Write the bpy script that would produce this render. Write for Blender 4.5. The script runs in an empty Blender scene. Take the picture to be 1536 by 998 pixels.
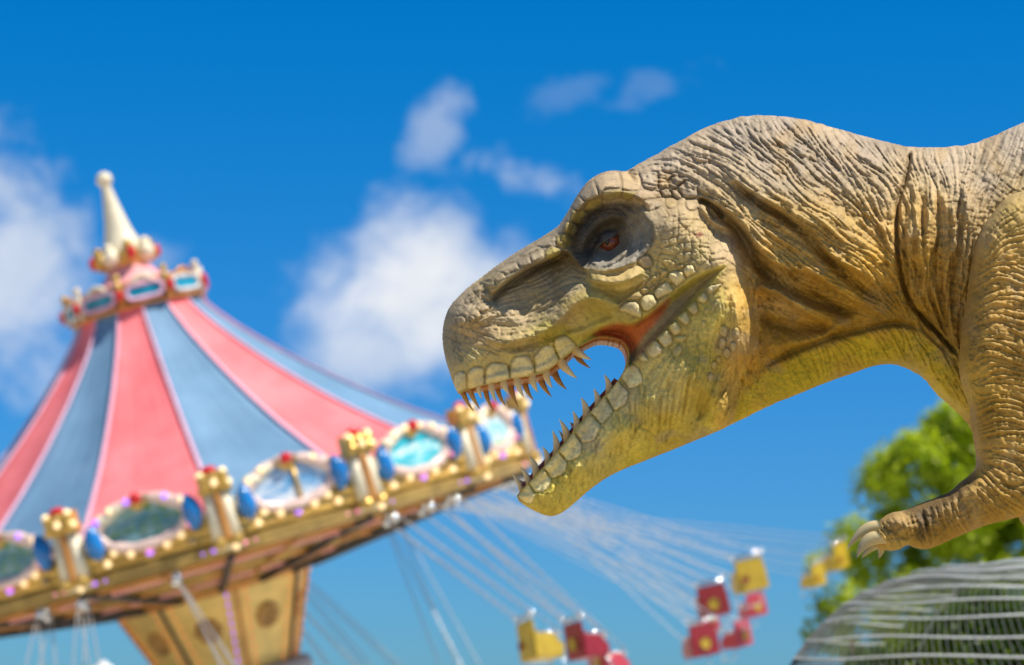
import bpy, math, random
import numpy as np
from mathutils import Vector, Matrix

random.seed(7)
RNG = np.random.default_rng(11)
SC = bpy.context.scene
COL = SC.collection
R = math.radians

# ------------------------------------------------------------------ camera
PITCH = R(8.5)
CAM_Z = 2.2
FPX = 85.0 / 36.0 * 1536.0
D = 9.0                      # distance of the dinosaur's plane of symmetry
cam_data = bpy.data.cameras.new('camera')
cam = bpy.data.objects.new('camera', cam_data)
COL.objects.link(cam)
cam.location = (0, 0, CAM_Z)
cam.rotation_euler = (R(90) + PITCH, 0, 0)
cam_data.lens = 85.0
cam_data.sensor_width = 36.0
cam_data.clip_start = 0.1
cam_data.clip_end = 6000.0
cam_data.dof.use_dof = True
cam_data.dof.focus_distance = 8.85
cam_data.dof.aperture_fstop = 2.2
cam_data.dof.aperture_blades = 0
SC.camera = cam

# ------------------------------------------------------------------ light
SUN_DIR = Vector((0.43, -0.235, 0.87)).normalized()      # towards the sun
SUN_EL = math.asin(SUN_DIR.z)
SUN_AZ = math.atan2(SUN_DIR.x, SUN_DIR.y)
sun_data = bpy.data.lights.new('sun', 'SUN')
sun_data.energy = 5.0
sun_data.angle = R(0.53)
sun_data.color = (1.0, 0.93, 0.82)
sun = bpy.data.objects.new('sun', sun_data)
COL.objects.link(sun)
sun.rotation_euler = SUN_DIR.to_track_quat('Z', 'Y').to_euler()

SC.view_settings.view_transform = 'Standard'
SC.view_settings.look = 'None'
SC.view_settings.gamma = 1.0
SC.view_settings.exposure = 0.27
SC.view_settings.use_curve_mapping = False
SC.cycles.use_denoising = True
SC.cycles.max_bounces = 6
SC.cycles.sample_clamp_indirect = 6.0


class NT:
    """small helper to write node trees"""
    def __init__(self, tree):
        self.t = tree
        self.n = tree.nodes
        self.l = tree.links

    def new(self, kind, **kw):
        nd = self.n.new(kind)
        for k, v in kw.items():
            setattr(nd, k, v)
        return nd

    def put(self, sock, v):
        if isinstance(v, bpy.types.NodeSocket):
            self.l.new(v, sock)
        elif isinstance(v, (tuple, list)) and len(v) == 3 and sock.type == 'RGBA':
            sock.default_value = (*v, 1)
        else:
            sock.default_value = v

    def math(self, op, a, b=0.0, c=0.0, clamp=False):
        nd = self.new('ShaderNodeMath', operation=op, use_clamp=clamp)
        self.put(nd.inputs[0], a)
        self.put(nd.inputs[1], b)
        self.put(nd.inputs[2], c)
        return nd.outputs[0]

    def mix(self, fac, a, b, mode='MIX'):
        nd = self.new('ShaderNodeMix', data_type='RGBA', blend_type=mode)
        self.put(nd.inputs[0], fac)
        self.put(nd.inputs[6], a)
        self.put(nd.inputs[7], b)
        return nd.outputs[2]

    def noise(self, vec, scale, detail=4, rough=0.55, dist=0.0):
        nd = self.new('ShaderNodeTexNoise')
        if vec is not None:
            self.put(nd.inputs['Vector'], vec)
        nd.inputs['Scale'].default_value = scale
        nd.inputs['Detail'].default_value = detail
        nd.inputs['Roughness'].default_value = rough
        nd.inputs['Distortion'].default_value = dist
        return nd

    def smooth(self, v, a, b, lo=0.0, hi=1.0):
        nd = self.new('ShaderNodeMapRange', interpolation_type='SMOOTHSTEP')
        self.put(nd.inputs[0], v)
        for i, x in enumerate((a, b, lo, hi)):
            self.put(nd.inputs[i + 1], x)
        return nd.outputs[0]


# ------------------------------------------------------------------ sky
def build_world():
    w = bpy.data.worlds.new('World')
    SC.world = w
    w.use_nodes = True
    t = NT(w.node_tree)
    for nd in list(t.n):
        t.n.remove(nd)
    out = t.new('ShaderNodeOutputWorld')
    bg = t.new('ShaderNodeBackground')
    t.l.new(bg.outputs[0], out.inputs[0])
    sky = t.new('ShaderNodeTexSky', sky_type='NISHITA')
    sky.sun_disc = False
    sky.sun_elevation = SUN_EL
    sky.sun_rotation = SUN_AZ
    sky.altitude = 300
    sky.air_density = 1.0
    sky.dust_density = 0.15
    sky.ozone_density = 3.5
    # a polarised-looking deep blue
    geo = t.new('ShaderNodeTexCoord')
    sep = t.new('ShaderNodeSeparateXYZ')
    t.l.new(geo.outputs['Generated'], sep.inputs[0])
    x, y, z = sep.outputs
    el = t.math('ARCSINE', z)
    az = t.math('ARCTAN2', x, y)
    elf = t.smooth(el, 0.0, 0.30)
    tint = t.mix(elf, SKY_LOW, SKY_HIGH)
    tint = t.mix(t.smooth(el, 0.34, 0.75), tint, (0.62, 0.74, 0.80))
    col = t.mix(1.0, sky.outputs[0], tint, 'MULTIPLY')
    # clouds: soft banks with a fixed place in the sky (azimuth, elevation), broken up by noise
    cmb = t.new('ShaderNodeCombineXYZ')
    t.put(cmb.inputs[0], az)
    t.put(cmb.inputs[1], t.math('MULTIPLY', el, 1.15))
    vec = cmb.outputs[0]
    n1 = t.noise(vec, 24.0, 7, 0.54, 0.4).outputs[0]
    n2 = t.noise(vec, 80.0, 6, 0.6, 0.3).outputs[0]
    n3 = t.noise(vec, 13.0, 4, 0.5, 0.3).outputs[0]
    wob = t.math('ADD', t.math('MULTIPLY', t.math('SUBTRACT', n1, 0.5), 2.6), t.math('MULTIPLY', t.math('SUBTRACT', n2, 0.5), 0.9))
    total = None
    for (px, py, rx, ry, ang, dens, soft) in CLOUDS:
        cx = (px - 768) / FPX
        cy = (499 - py) / FPX
        d = Vector((cx, math.cos(PITCH) - math.sin(PITCH) * cy, math.sin(PITCH) + math.cos(PITCH) * cy)).normalized()
        a0 = math.atan2(d.x, d.y)
        e0 = math.asin(d.z)
        da = t.math('SUBTRACT', az, a0)
        de = t.math('SUBTRACT', el, e0)
        ca, sa = math.cos(ang), math.sin(ang)
        u = t.math('MULTIPLY', t.math('ADD', t.math('MULTIPLY', da, ca), t.math('MULTIPLY', de, sa)), FPX / rx)
        v = t.math('MULTIPLY', t.math('SUBTRACT', t.math('MULTIPLY', de, ca), t.math('MULTIPLY', da, sa)), FPX / ry)
        r2 = t.math('SQRT', t.math('ADD', t.math('MULTIPLY', u, u), t.math('MULTIPLY', v, v)))
        f = t.math('SUBTRACT', t.math('SUBTRACT', 1.0, r2), t.math('MULTIPLY', wob, -soft))
        f = t.smooth(f, 0.0, 0.85, 0.0, dens)
        total = f if total is None else t.math('MAXIMUM', total, f)
    total = t.math('MULTIPLY', total, t.smooth(z, 0.0, 0.02))
    ccol = t.mix(t.smooth(n3, 0.3, 0.7), CLOUD_A, CLOUD_B)
    col = t.mix(total, col, ccol)
    t.l.new(col, bg.inputs[0])
    bg.inputs[1].default_value = SKY_STRENGTH


SKY_STRENGTH = 0.088
SKY_LOW = (0.21, 0.54, 0.98)
SKY_HIGH = (0.005, 0.66, 1.16)
CLOUD_A = (6.6, 7.2, 8.0)
CLOUD_B = (8.8, 8.9, 9.2)
# px, py, radius x, radius y, angle, density, raggedness
CLOUDS = [
    (628, 440, 232, 172, 0.25, 1.0, 0.42),
    (565, 520, 165, 85, 0.0, 0.7, 0.4),
    (648, 195, 62, 74, -0.3, 0.36, 0.9),
    (765, 268, 95, 45, -0.25, 0.40, 1.0),
    (850, 140, 80, 30, 0.3, 0.09, 1.5),
    (990, 126, 90, 40, 0.45, 0.11, 1.5),
    (15, 400, 150, 210, 0.0, 0.72, 0.6),
    (90, 340, 95, 50, 0.5, 0.42, 0.9),
    (225, 380, 60, 45, 0.0, 0.22, 0.8),
    (-900, 100, 500, 420, 0.0, 0.9, 0.6),  # this and the banks below: out of view, added to whiten the fill light
    (-3600, -900, 1500, 800, 0.2, 0.9, 0.6),
    (7200, -700, 1500, 800, -0.2, 0.9, 0.6),
    (-6500, 300, 1500, 500, 0.0, 0.9, 0.6),
    (2300, 350, 400, 150, 0.0, 0.8, 0.6),
]
build_world()


def at(px, py, Y):
    """point of the plane y = Y seen at photo position (px, py); works on arrays"""
    dx = (px - 768.0) / FPX
    dy = (499.0 - py) / FPX
    yy = math.cos(PITCH) - math.sin(PITCH) * dy
    zz = math.sin(PITCH) + math.cos(PITCH) * dy
    s = Y / yy
    return dx * s, Y, CAM_Z + zz * s


def pt(px, py, Y):
    a = at(px, py, Y)
    return Vector((float(a[0]), float(a[1]), float(a[2])))


# ------------------------------------------------------------------ object helpers
def material(name, color=(0.5, 0.5, 0.5), rough=0.6, metal=0.0, emit=None, estr=0.0, spec=0.5):
    m = bpy.data.materials.new(name)
    m.use_nodes = True
    b = m.node_tree.nodes['Principled BSDF']
    b.inputs['Base Color'].default_value = (*color, 1)
    b.inputs['Roughness'].default_value = rough
    b.inputs['Metallic'].default_value = metal
    b.inputs['Specular IOR Level'].default_value = spec
    if emit:
        b.inputs['Emission Color'].default_value = (*emit, 1)
        b.inputs['Emission Strength'].default_value = estr
    return m


def vary(m, scale=6.0, amount=0.25, coord='Object', bump=0.0):
    """break up a flat colour with noise, and a little relief"""
    t = NT(m.node_tree)
    b = t.n['Principled BSDF']
    tc = t.new('ShaderNodeTexCoord')
    n = t.noise(tc.outputs[coord], scale, 5, 0.6)
    base = tuple(b.inputs['Base Color'].default_value)[:3]
    k = t.smooth(n.outputs[0], 0.25, 0.75, 1.0 - amount, 1.0 + amount * 0.6)
    hs = t.new('ShaderNodeHueSaturation')
    t.put(hs.inputs['Color'], base)
    t.l.new(k, hs.inputs['Value'])
    t.l.new(hs.outputs[0], b.inputs['Base Color'])
    if bump:
        bp = t.new('ShaderNodeBump')
        bp.inputs['Strength'].default_value = bump
        bp.inputs['Distance'].default_value = 0.01
        t.l.new(n.outputs[0], bp.inputs['Height'])
        t.l.new(bp.outputs[0], b.inputs['Normal'])
    return m


def mesh_object(name, verts, faces, mats, parent=None, smooth=True, midx=None):
    me = bpy.data.meshes.new(name)
    me.from_pydata([tuple(v) for v in verts], [], [tuple(f) for f in faces])
    for m in (mats if isinstance(mats, (list, tuple)) else [mats]):
        me.materials.append(m)
    if smooth:
        me.polygons.foreach_set('use_smooth', [True] * len(me.polygons))
    if midx is not None:
        me.polygons.foreach_set('material_index', list(midx))
    me.update()
    o = bpy.data.objects.new(name, me)
    COL.objects.link(o)
    if parent is not None:
        o.parent = parent
    return o


def empty(name, loc=(0, 0, 0), label=None, cat=None, group=None):
    o = bpy.data.objects.new(name, None)
    o.empty_display_size = 0.2
    o.location = loc
    COL.objects.link(o)
    if label:
        tag(o, label, cat, group)
    return o


def tag(o, label=None, cat=None, group=None, kind=None):
    if label:
        o['label'] = label
    if cat:
        o['category'] = cat
    if group:
        o['group'] = group
    if kind:
        o['kind'] = kind
    return o


class MB:
    """collects simple shapes of one part into one mesh"""
    def __init__(self):
        self.v, self.f, self.m = [], [], []

    def add(self, vs, fs, mi=0):
        k = len(self.v)
        self.v += [Vector(v) for v in vs]
        self.f += [tuple(i + k for i in f) for f in fs]
        self.m += [mi] * len(fs)

    def box(self, c, s, M=None, mi=0):
        vs = [Vector((c[0] + s[0] * a / 2, c[1] + s[1] * b / 2, c[2] + s[2] * d / 2))
              for a in (-1, 1) for b in (-1, 1) for d in (-1, 1)]
        if M:
            vs = [M @ v for v in vs]
        self.add(vs, [(0, 1, 3, 2), (4, 6, 7, 5), (0, 4, 5, 1), (2, 3, 7, 6), (0, 2, 6, 4), (1, 5, 7, 3)], mi)

    def tube(self, pts, rad, n=8, mi=0, cap=True):
        pts = [Vector(p) for p in pts]
        if not isinstance(rad, (list, tuple)):
            rad = [rad] * len(pts)
        vs, fs = [], []
        up = Vector((0.13, 0.21, 1)).normalized()
        for i, p in enumerate(pts):
            d = (pts[min(i + 1, len(pts) - 1)] - pts[max(i - 1, 0)]).normalized()
            a = d.cross(up)
            if a.length < 1e-3:
                a = d.cross(Vector((1, 0, 0)))
            a.normalize()
            b = d.cross(a)
            for k in range(n):
                th = 2 * math.pi * k / n
                vs.append(p + (a * math.cos(th) + b * math.sin(th)) * rad[i])
        for i in range(len(pts) - 1):
            for k in range(n):
                fs.append((i * n + k, i * n + (k + 1) % n, (i + 1) * n + (k + 1) % n, (i + 1) * n + k))
        if cap:
            fs.append(tuple(range(n))[::-1])
            fs.append(tuple((len(pts) - 1) * n + k for k in range(n)))
        self.add(vs, fs, mi)

    def lathe(self, prof, n=24, M=None, mi=0):
        vs, fs = [], []
        for (r, z) in prof:
            for k in range(n):
                th = 2 * math.pi * k / n
                v = Vector((r * math.cos(th), r * math.sin(th), z))
                vs.append(M @ v if M else v)
        for i in range(len(prof) - 1):
            for k in range(n):
                fs.append((i * n + k, i * n + (k + 1) % n, (i + 1) * n + (k + 1) % n, (i + 1) * n + k))
        self.add(vs, fs, mi)

    def ball(self, c, r, n=10, m=7, mi=0, s=(1, 1, 1), M=None):
        prof = [(max(1e-4, math.sin(math.pi * i / m)) * r, -math.cos(math.pi * i / m) * r) for i in range(m + 1)]
        T = Matrix.Translation(c) @ Matrix.Diagonal((*s, 1))
        self.lathe(prof, n, (M @ T) if M else T, mi)

    def build(self, name, mats, parent=None, smooth=False):
        return mesh_object(name, self.v, self.f, mats, parent, smooth, self.m)
FINE = 1.5
# ------------------------------------------------------------------ sculpting tools (numpy)
F4 = np.float32


def catmull(pts, sub=5, closed=True):
    P = np.array(pts, float)
    n = len(P)
    out = []
    rng = range(n) if closed else range(n - 1)
    for i in rng:
        if closed:
            p0, p1, p2, p3 = P[(i - 1) % n], P[i], P[(i + 1) % n], P[(i + 2) % n]
        else:
            p0, p1, p2, p3 = P[max(i - 1, 0)], P[i], P[i + 1], P[min(i + 2, n - 1)]
        for k in range(sub):
            t = k / sub
            out.append(0.5 * ((2 * p1) + (-p0 + p2) * t + (2 * p0 - 5 * p1 + 4 * p2 - p3) * t * t + (-p0 + 3 * p1 - 3 * p2 + p3) * t ** 3))
    if not closed:
        out.append(P[-1])
    return np.array(out)


def seg_dist(x, y, pts, closed, want=False):
    """distance to a polyline; with want also (position along 0..1, signed side)"""
    P = np.asarray(pts, float)
    A = P if closed else P[:-1]
    B = np.roll(P, -1, 0) if closed else P[1:]
    L = np.hypot(*(B - A).T)
    cum = np.concatenate([[0], np.cumsum(L)])
    x = np.asarray(x, F4)
    y = np.asarray(y, F4)
    best = np.full(x.shape, 1e12, F4)
    if want:
        par = np.zeros(x.shape, F4)
        side = np.zeros(x.shape, F4)
    for i in range(len(A)):
        if L[i] < 1e-6:
            continue
        ax, ay = A[i]
        ux, uy = (B[i] - A[i]) / L[i]
        rx, ry = x - F4(ax), y - F4(ay)
        t = np.clip(rx * F4(ux) + ry * F4(uy), 0, F4(L[i]))
        ex, ey = rx - t * F4(ux), ry - t * F4(uy)
        d = ex * ex + ey * ey
        if want:
            m = d < best
            par = np.where(m, (t + F4(cum[i])) / F4(cum[-1]), par)
            side = np.where(m, rx * F4(uy) - ry * F4(ux), side)
        best = np.minimum(best, d)
    best = np.sqrt(best)
    if want:
        return best, par, np.sign(side)
    return best


def inside(x, y, pts):
    P = np.asarray(pts, float)
    r = np.zeros(np.shape(x), bool)
    n = len(P)
    for i in range(n):
        x1, y1 = P[i]
        x2, y2 = P[(i + 1) % n]
        if y1 == y2:
            continue
        c = ((y1 > y) != (y2 > y))
        r ^= c & (x < (x2 - x1) * (y - y1) / (y2 - y1) + x1)
    return r


def sdist(x, y, pts):
    d = seg_dist(x, y, pts, True)
    return np.where(inside(x, y, pts), d, -d)


def sstep(a, b, v):
    t = np.clip((v - a) / (b - a), 0, 1)
    return t * t * (3 - 2 * t)


def smax(a, b, k):
    return 0.5 * (a + b + np.sqrt((a - b) ** 2 + k * k))


def idw(x, y, ctrl, power=2.5):
    num = 0.0
    den = 0.0
    for c in ctrl:
        w = ((x - c[0]) ** 2 + (y - c[1]) ** 2 + 60.0) ** (-power / 2)
        num = num + w * c[2]
        den = den + w
    return num / den


# raster on which all the fine relief is worked out: one cell per photograph pixel
RX0, RY0, RW, RH = 640, 150, 944, 840
GX, GY = np.meshgrid(np.arange(RW, dtype=F4) + RX0, np.arange(RH, dtype=F4) + RY0)


def up8(fn):
    cx = np.arange(RX0, RX0 + RW + 8, 8, dtype=F4)
    cy = np.arange(RY0, RY0 + RH + 8, 8, dtype=F4)
    X, Y = np.meshgrid(cx, cy)
    return bil(fn(X, Y), (GX - RX0) / 8, (GY - RY0) / 8)


def bil(A, u, v):
    h, w = A.shape
    u = np.clip(u, 0, w - 1.001)
    v = np.clip(v, 0, h - 1.001)
    i = u.astype(np.int32)
    j = v.astype(np.int32)
    fu = u - i
    fv = v - j
    return (A[j, i] * (1 - fu) + A[j, i + 1] * fu) * (1 - fv) + (A[j + 1, i] * (1 - fu) + A[j + 1, i + 1] * fu) * fv


def blur(A, s):
    r = int(3 * s + 1)
    k = np.exp(-0.5 * (np.arange(-r, r + 1) / s) ** 2)
    k /= k.sum()
    P = np.pad(A, r, mode='reflect')
    o = np.zeros((P.shape[0], A.shape[1]))
    for i, w in enumerate(k):
        o += w * P[:, i:i + A.shape[1]]
    q = np.zeros(A.shape)
    for i, w in enumerate(k):
        q += w * o[i:i + A.shape[0]]
    return q.astype(F4)


def norm(A):
    return (A - A.mean()) / A.std()


def noise_map(s, seed):
    return norm(blur(np.random.default_rng(seed).standard_normal((RH, RW)), s))


def lic(ang, N, half):
    """smear the noise N along the direction field"""
    acc = N.copy()
    for sg in (1, -1):
        u = GX - RX0
        v = GY - RY0
        cx, cy = None, None
        for k in range(half):
            a = bil(ang[0], u, v), bil(ang[1], u, v)
            dx, dy = a
            if cx is None:
                s = sg
            else:
                s = np.where(dx * cx + dy * cy >= 0, 1, -1)
            dx, dy = dx * s, dy * s
            u = np.clip(u + dx * 1.5, 0, RW - 1.01)
            v = np.clip(v + dy * 1.5, 0, RH - 1.01)
            cx, cy = dx, dy
            acc = acc + bil(N, u, v)
    return norm(acc)


class Patch:
    """a raster window round some points"""
    def __init__(self, pts, mar):
        P = np.asarray(pts)
        self.x0 = int(max(P[:, 0].min() - mar - RX0, 0))
        self.x1 = int(min(P[:, 0].max() + mar - RX0, RW - 1)) + 1
        self.y0 = int(max(P[:, 1].min() - mar - RY0, 0))
        self.y1 = int(min(P[:, 1].max() + mar - RY0, RH - 1)) + 1
        self.s = (slice(self.y0, self.y1), slice(self.x0, self.x1))
        self.x = GX[self.s]
        self.y = GY[self.s]


def from_crop(ox, oy, sc, pts):
    return [(ox + a / sc, oy + b / sc) for a, b in pts]


# ------------------------------------------------------------------ the outlines of the dinosaur, in photograph pixels
TOP = [(688, 590), (681, 578), (674, 558), (668, 538), (664, 515), (664, 495), (668, 475), (676, 458), (690, 442), (706, 428),
       (722, 416), (740, 402), (757, 390), (775, 378), (795, 366), (812, 356), (826, 347), (836, 340), (843, 331), (850, 320),
       (857, 308), (864, 296), (872, 284), (882, 272), (895, 263), (910, 257), (925, 256), (938, 257), (948, 252), (960, 245),
       (980, 234), (1000, 223), (1020, 212), (1045, 198), (1070, 187), (1095, 179), (1120, 174), (1145, 173), (1170, 175),
       (1200, 178), (1225, 184), (1250, 192), (1280, 200), (1310, 208), (1340, 215), (1358, 219), (1380, 221), (1400, 221),
       (1425, 220), (1450, 217), (1470, 212), (1490, 204), (1510, 195), (1536, 184)]
FAR_TOP = [(1580, 168), (1650, 150), (1750, 140), (1880, 150), (2000, 180), (2150, 235), (2350, 300), (2600, 350), (3000, 400), (3600, 440)]
FAR_LOW = [(3610, 455), (3000, 480), (2700, 505), (2400, 565), (2250, 640), (2150, 760), (2050, 880), (1900, 950), (1750, 960), (1650, 925),
           (1590, 865), (1540, 785), (1498, 705), (1470, 652)]
LOW = [(1458, 631), (1436, 610), (1413, 591), (1393, 568), (1373, 555), (1353, 547), (1334, 545), (1310, 549), (1287, 557), (1246, 571),
       (1215, 584), (1190, 594), (1165, 604), (1141, 615), (1115, 628), (1090, 640), (1065, 651), (1036, 663), (1015, 672), (990, 682),
       (965, 692), (940, 702), (915, 714), (895, 727), (875, 743), (858, 758), (843, 769), (830, 774), (818, 773), (803, 767), (788, 759), (778, 751)]
MOUTH = [(775, 744), (781, 736), (789, 728), (797, 720), (807, 708), (815, 700), (826, 687), (837, 675), (849, 661), (861, 645), (873, 631),
         (885, 618), (897, 604), (908, 592), (919, 580), (930, 566), (937, 553), (941, 540), (942, 532), (939, 521), (934, 514), (927, 510),
         (914, 507), (903, 506), (893, 508), (882, 513), (872, 519), (864, 524), (852, 533), (838, 544), (825, 554), (814, 560), (793, 565),
         (769, 568), (747, 574), (727, 578), (708, 583), (697, 588)]
SIL = np.vstack([catmull(TOP + FAR_TOP, 3, False), catmull(FAR_LOW + LOW, 3, False), catmull(MOUTH, 2, False)])
MOUTH_C = catmull(MOUTH, 2, False)


def lip_width(t):
    """half width of the lips along the mouth edge: jaw tip 0 .. snout tip 1"""
    return np.interp(t, [0, 0.03, 0.10, 0.25, 0.45, 0.55, 0.62, 0.75, 0.90, 0.97, 1.0], [5, 22, 36, 43, 44, 42, 42, 47, 46, 32, 10])


BACK = [(1000, 286), (1030, 284), (1052, 292), (1064, 308), (1072, 322), (1090, 334), (1107, 344), (1120, 358), (1128, 378), (1132, 402), (1134, 430),
        (1136, 462), (1139, 490), (1136, 520), (1126, 540), (1114, 556), (1108, 580), (1106, 606), (1100, 634)]
HEAD = np.vstack([catmull(TOP[:28], 3, False), [(950, 268), (975, 282)], catmull(BACK, 3, False), catmull(LOW[15:], 3, False), MOUTH_C])
NECK = np.vstack([[(900, 470), (905, 330), (935, 275)], catmull(TOP[28:] + FAR_TOP, 3, False), catmull(FAR_LOW + LOW[:18], 3, False), [(1000, 640), (940, 560)]])
BACK_C = catmull(BACK, 3, False)
NECK_LOW = catmull(FAR_LOW + LOW[:18], 2, False)
NECK_TOP = catmull(TOP[26:] + FAR_TOP, 2, False)

HEAD_W = [(672, 510, 46), (700, 470, 56), (720, 540, 60), (780, 530, 60), (780, 450, 58), (830, 380, 62), (880, 300, 84), (930, 280, 96),
          (985, 300, 112), (1010, 340, 122), (900, 360, 92), (900, 440, 84), (960, 430, 104), (1050, 360, 130), (1080, 400, 142), (1100, 470, 152),
          (1110, 520, 150), (1020, 470, 112), (790, 745, 40), (820, 740, 46), (870, 690, 54), (870, 735, 38), (930, 640, 72), (930, 690, 44), (980, 600, 92), (1040, 560, 120),
          (1090, 590, 104), (1050, 630, 72), (980, 670, 50), (1000, 650, 62), (1000, 520, 100)]
NECK_W = [(980, 290, 84), (1050, 230, 84), (1100, 260, 98), (1200, 260, 104), (1200, 350, 104), (1160, 400, 82), (1170, 440, 74), (1200, 500, 70), (1150, 500, 62), (1150, 560, 58),
          (1280, 520, 78), (1340, 300, 116), (1340, 420, 106), (1400, 350, 130), (1400, 500, 100), (1440, 300, 148), (1440, 560, 110), (1536, 380, 185),
          (1536, 600, 180), (1700, 500, 215), (1900, 500, 225), (2150, 450, 190), (2500, 430, 90), (3000, 430, 60), (3600, 440, 40)]


def quarter(t):
    t = np.clip(t, 0, 1)
    return np.sqrt(np.maximum(1 - (1 - t) ** 2, 0))


def base_w(x, y):
    hw = np.full(x.shape, -30.0)
    m = (x < 1160)
    if m.any():
        xs, ys = x[m], y[m]
        d = sdist(xs, ys, HEAD)
        db = seg_dist(xs, ys, BACK_C, False)
        f = quarter(np.minimum(d / 62.0, db / 30.0)) * (d > 0)
        v = idw(xs, ys, HEAD_W) * f - 14 * (d <= 0)
        hw[m] = v
    dn = sdist(x, y, NECK)
    dlow = seg_dist(x, y, NECK_LOW, False)
    dtop = seg_dist(x, y, NECK_TOP, False)
    f = np.minimum(quarter(np.minimum(dn, dtop) / 150.0), quarter(dlow / np.interp(x, [1000, 1300, 1450, 1600], [250, 250, 200, 330])))
    nw = idw(x, y, NECK_W) * np.minimum(f, quarter(dn / 60.0)) * (dn > 0) - 14 * (dn <= 0)
    w = np.where(m, smax(hw, nw, 5.0), nw)
    m2 = m & (x < 1000)
    if m2.any():
        xs, ys = x[m2], y[m2]
        dm, par, _ = seg_dist(xs, ys, MOUTH_C, False, True)
        lw = lip_width(par) - np.maximum(dm - 10, 0) * 1.2
        w[m2] = smax(w[m2], lw, 4.0)
    return np.maximum(w, 0.6)


# ------------------------------------------------------------------ relief and colour maps
KF, KD, KW = 1.75, 1.45, 1.08
REL = np.zeros((RH, RW), F4)
CREASE = np.zeros((RH, RW), F4)
BASE = base_w(GX.ravel().astype(float), GY.ravel().astype(float)).reshape(RH, RW).astype(F4)


def fold(pts, up, lo, h, taper=0.25, crease=0.0, smoothk=4):
    """a ridge along a line; left-hand side of the drawing direction (seen on the photo) falls gently, the other steeply"""
    C = catmull(pts, smoothk, False)
    p = Patch(C, max(up, lo) * 2.6)
    d, t, s = seg_dist(p.x, p.y, C, False, True)
    e = np.clip(np.minimum(t, 1 - t) / taper, 0, 1) ** 0.7
    # s > 0: the side towards the top right when drawn from left to right
    g = np.where(s > 0, np.exp(-(d / up) ** 2), np.exp(-(d / lo) ** 2))
    REL[p.s] += h * KF * g * e
    if crease:
        CREASE[p.s] = np.maximum(CREASE[p.s], crease * np.exp(-(d / 2.2) ** 2) * e)


def groove(pts, w, h, dark=0.6, taper=0.12, smoothk=4):
    C = catmull(pts, smoothk, False) if len(pts) > 2 else np.array(pts, float)
    p = Patch(C, w * 3 + 2)
    d, t, s = seg_dist(p.x, p.y, C, False, True)
    e = np.clip(np.minimum(t, 1 - t) / taper, 0, 1)
    REL[p.s] -= h * np.exp(-(d / w) ** 2) * e
    CREASE[p.s] = np.maximum(CREASE[p.s], dark * np.exp(-(d / (w * 0.8)) ** 2) * e)


PLATES = []


def plate(pts, h=5.0, r=8.0, gap=2.5, gw=1.6, tone=None, dark=0.5, tilt=0.0):
    """a raised scale with a groove round it"""
    C = catmull(pts, 3, True) if len(pts) < 30 else np.array(pts)
    p = Patch(C, 8)
    d = sdist(p.x, p.y, C)
    t = np.clip(d / r, 0, 1)
    up = h * np.sqrt(np.maximum(1 - (1 - t) ** 2, 0)) * (d > 0)
    if tilt:
        yc = C[:, 1].mean()
        hh = (C[:, 1].max() - C[:, 1].min()) / 2 + 1e-6
        up = up * (1 + tilt * np.clip((p.y - yc) / hh, -1, 1))
    REL[p.s] += up - gap * np.exp(-(d / gw) ** 2)
    CREASE[p.s] = np.maximum(CREASE[p.s], dark * np.exp(-(d / 1.3) ** 2))
    if tone is not None:
        PLATES.append((p, sstep(-0.5, 2.5, d), tone))


def circle(cx, cy, r, ry=None, n=14):
    ry = ry or r
    return [(cx + r * math.cos(2 * math.pi * k / n), cy + ry * math.sin(2 * math.pi * k / n)) for k in range(n)]


# ---- direction of the wrinkles
STROKES = []


def flow(pts):
    C = catmull(pts, 4, False)
    for a, b in zip(C[:-1], C[1:]):
        STROKES.append(((a[0] + b[0]) / 2, (a[1] + b[1]) / 2, math.atan2(b[1] - a[1], b[0] - a[0])))


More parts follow.
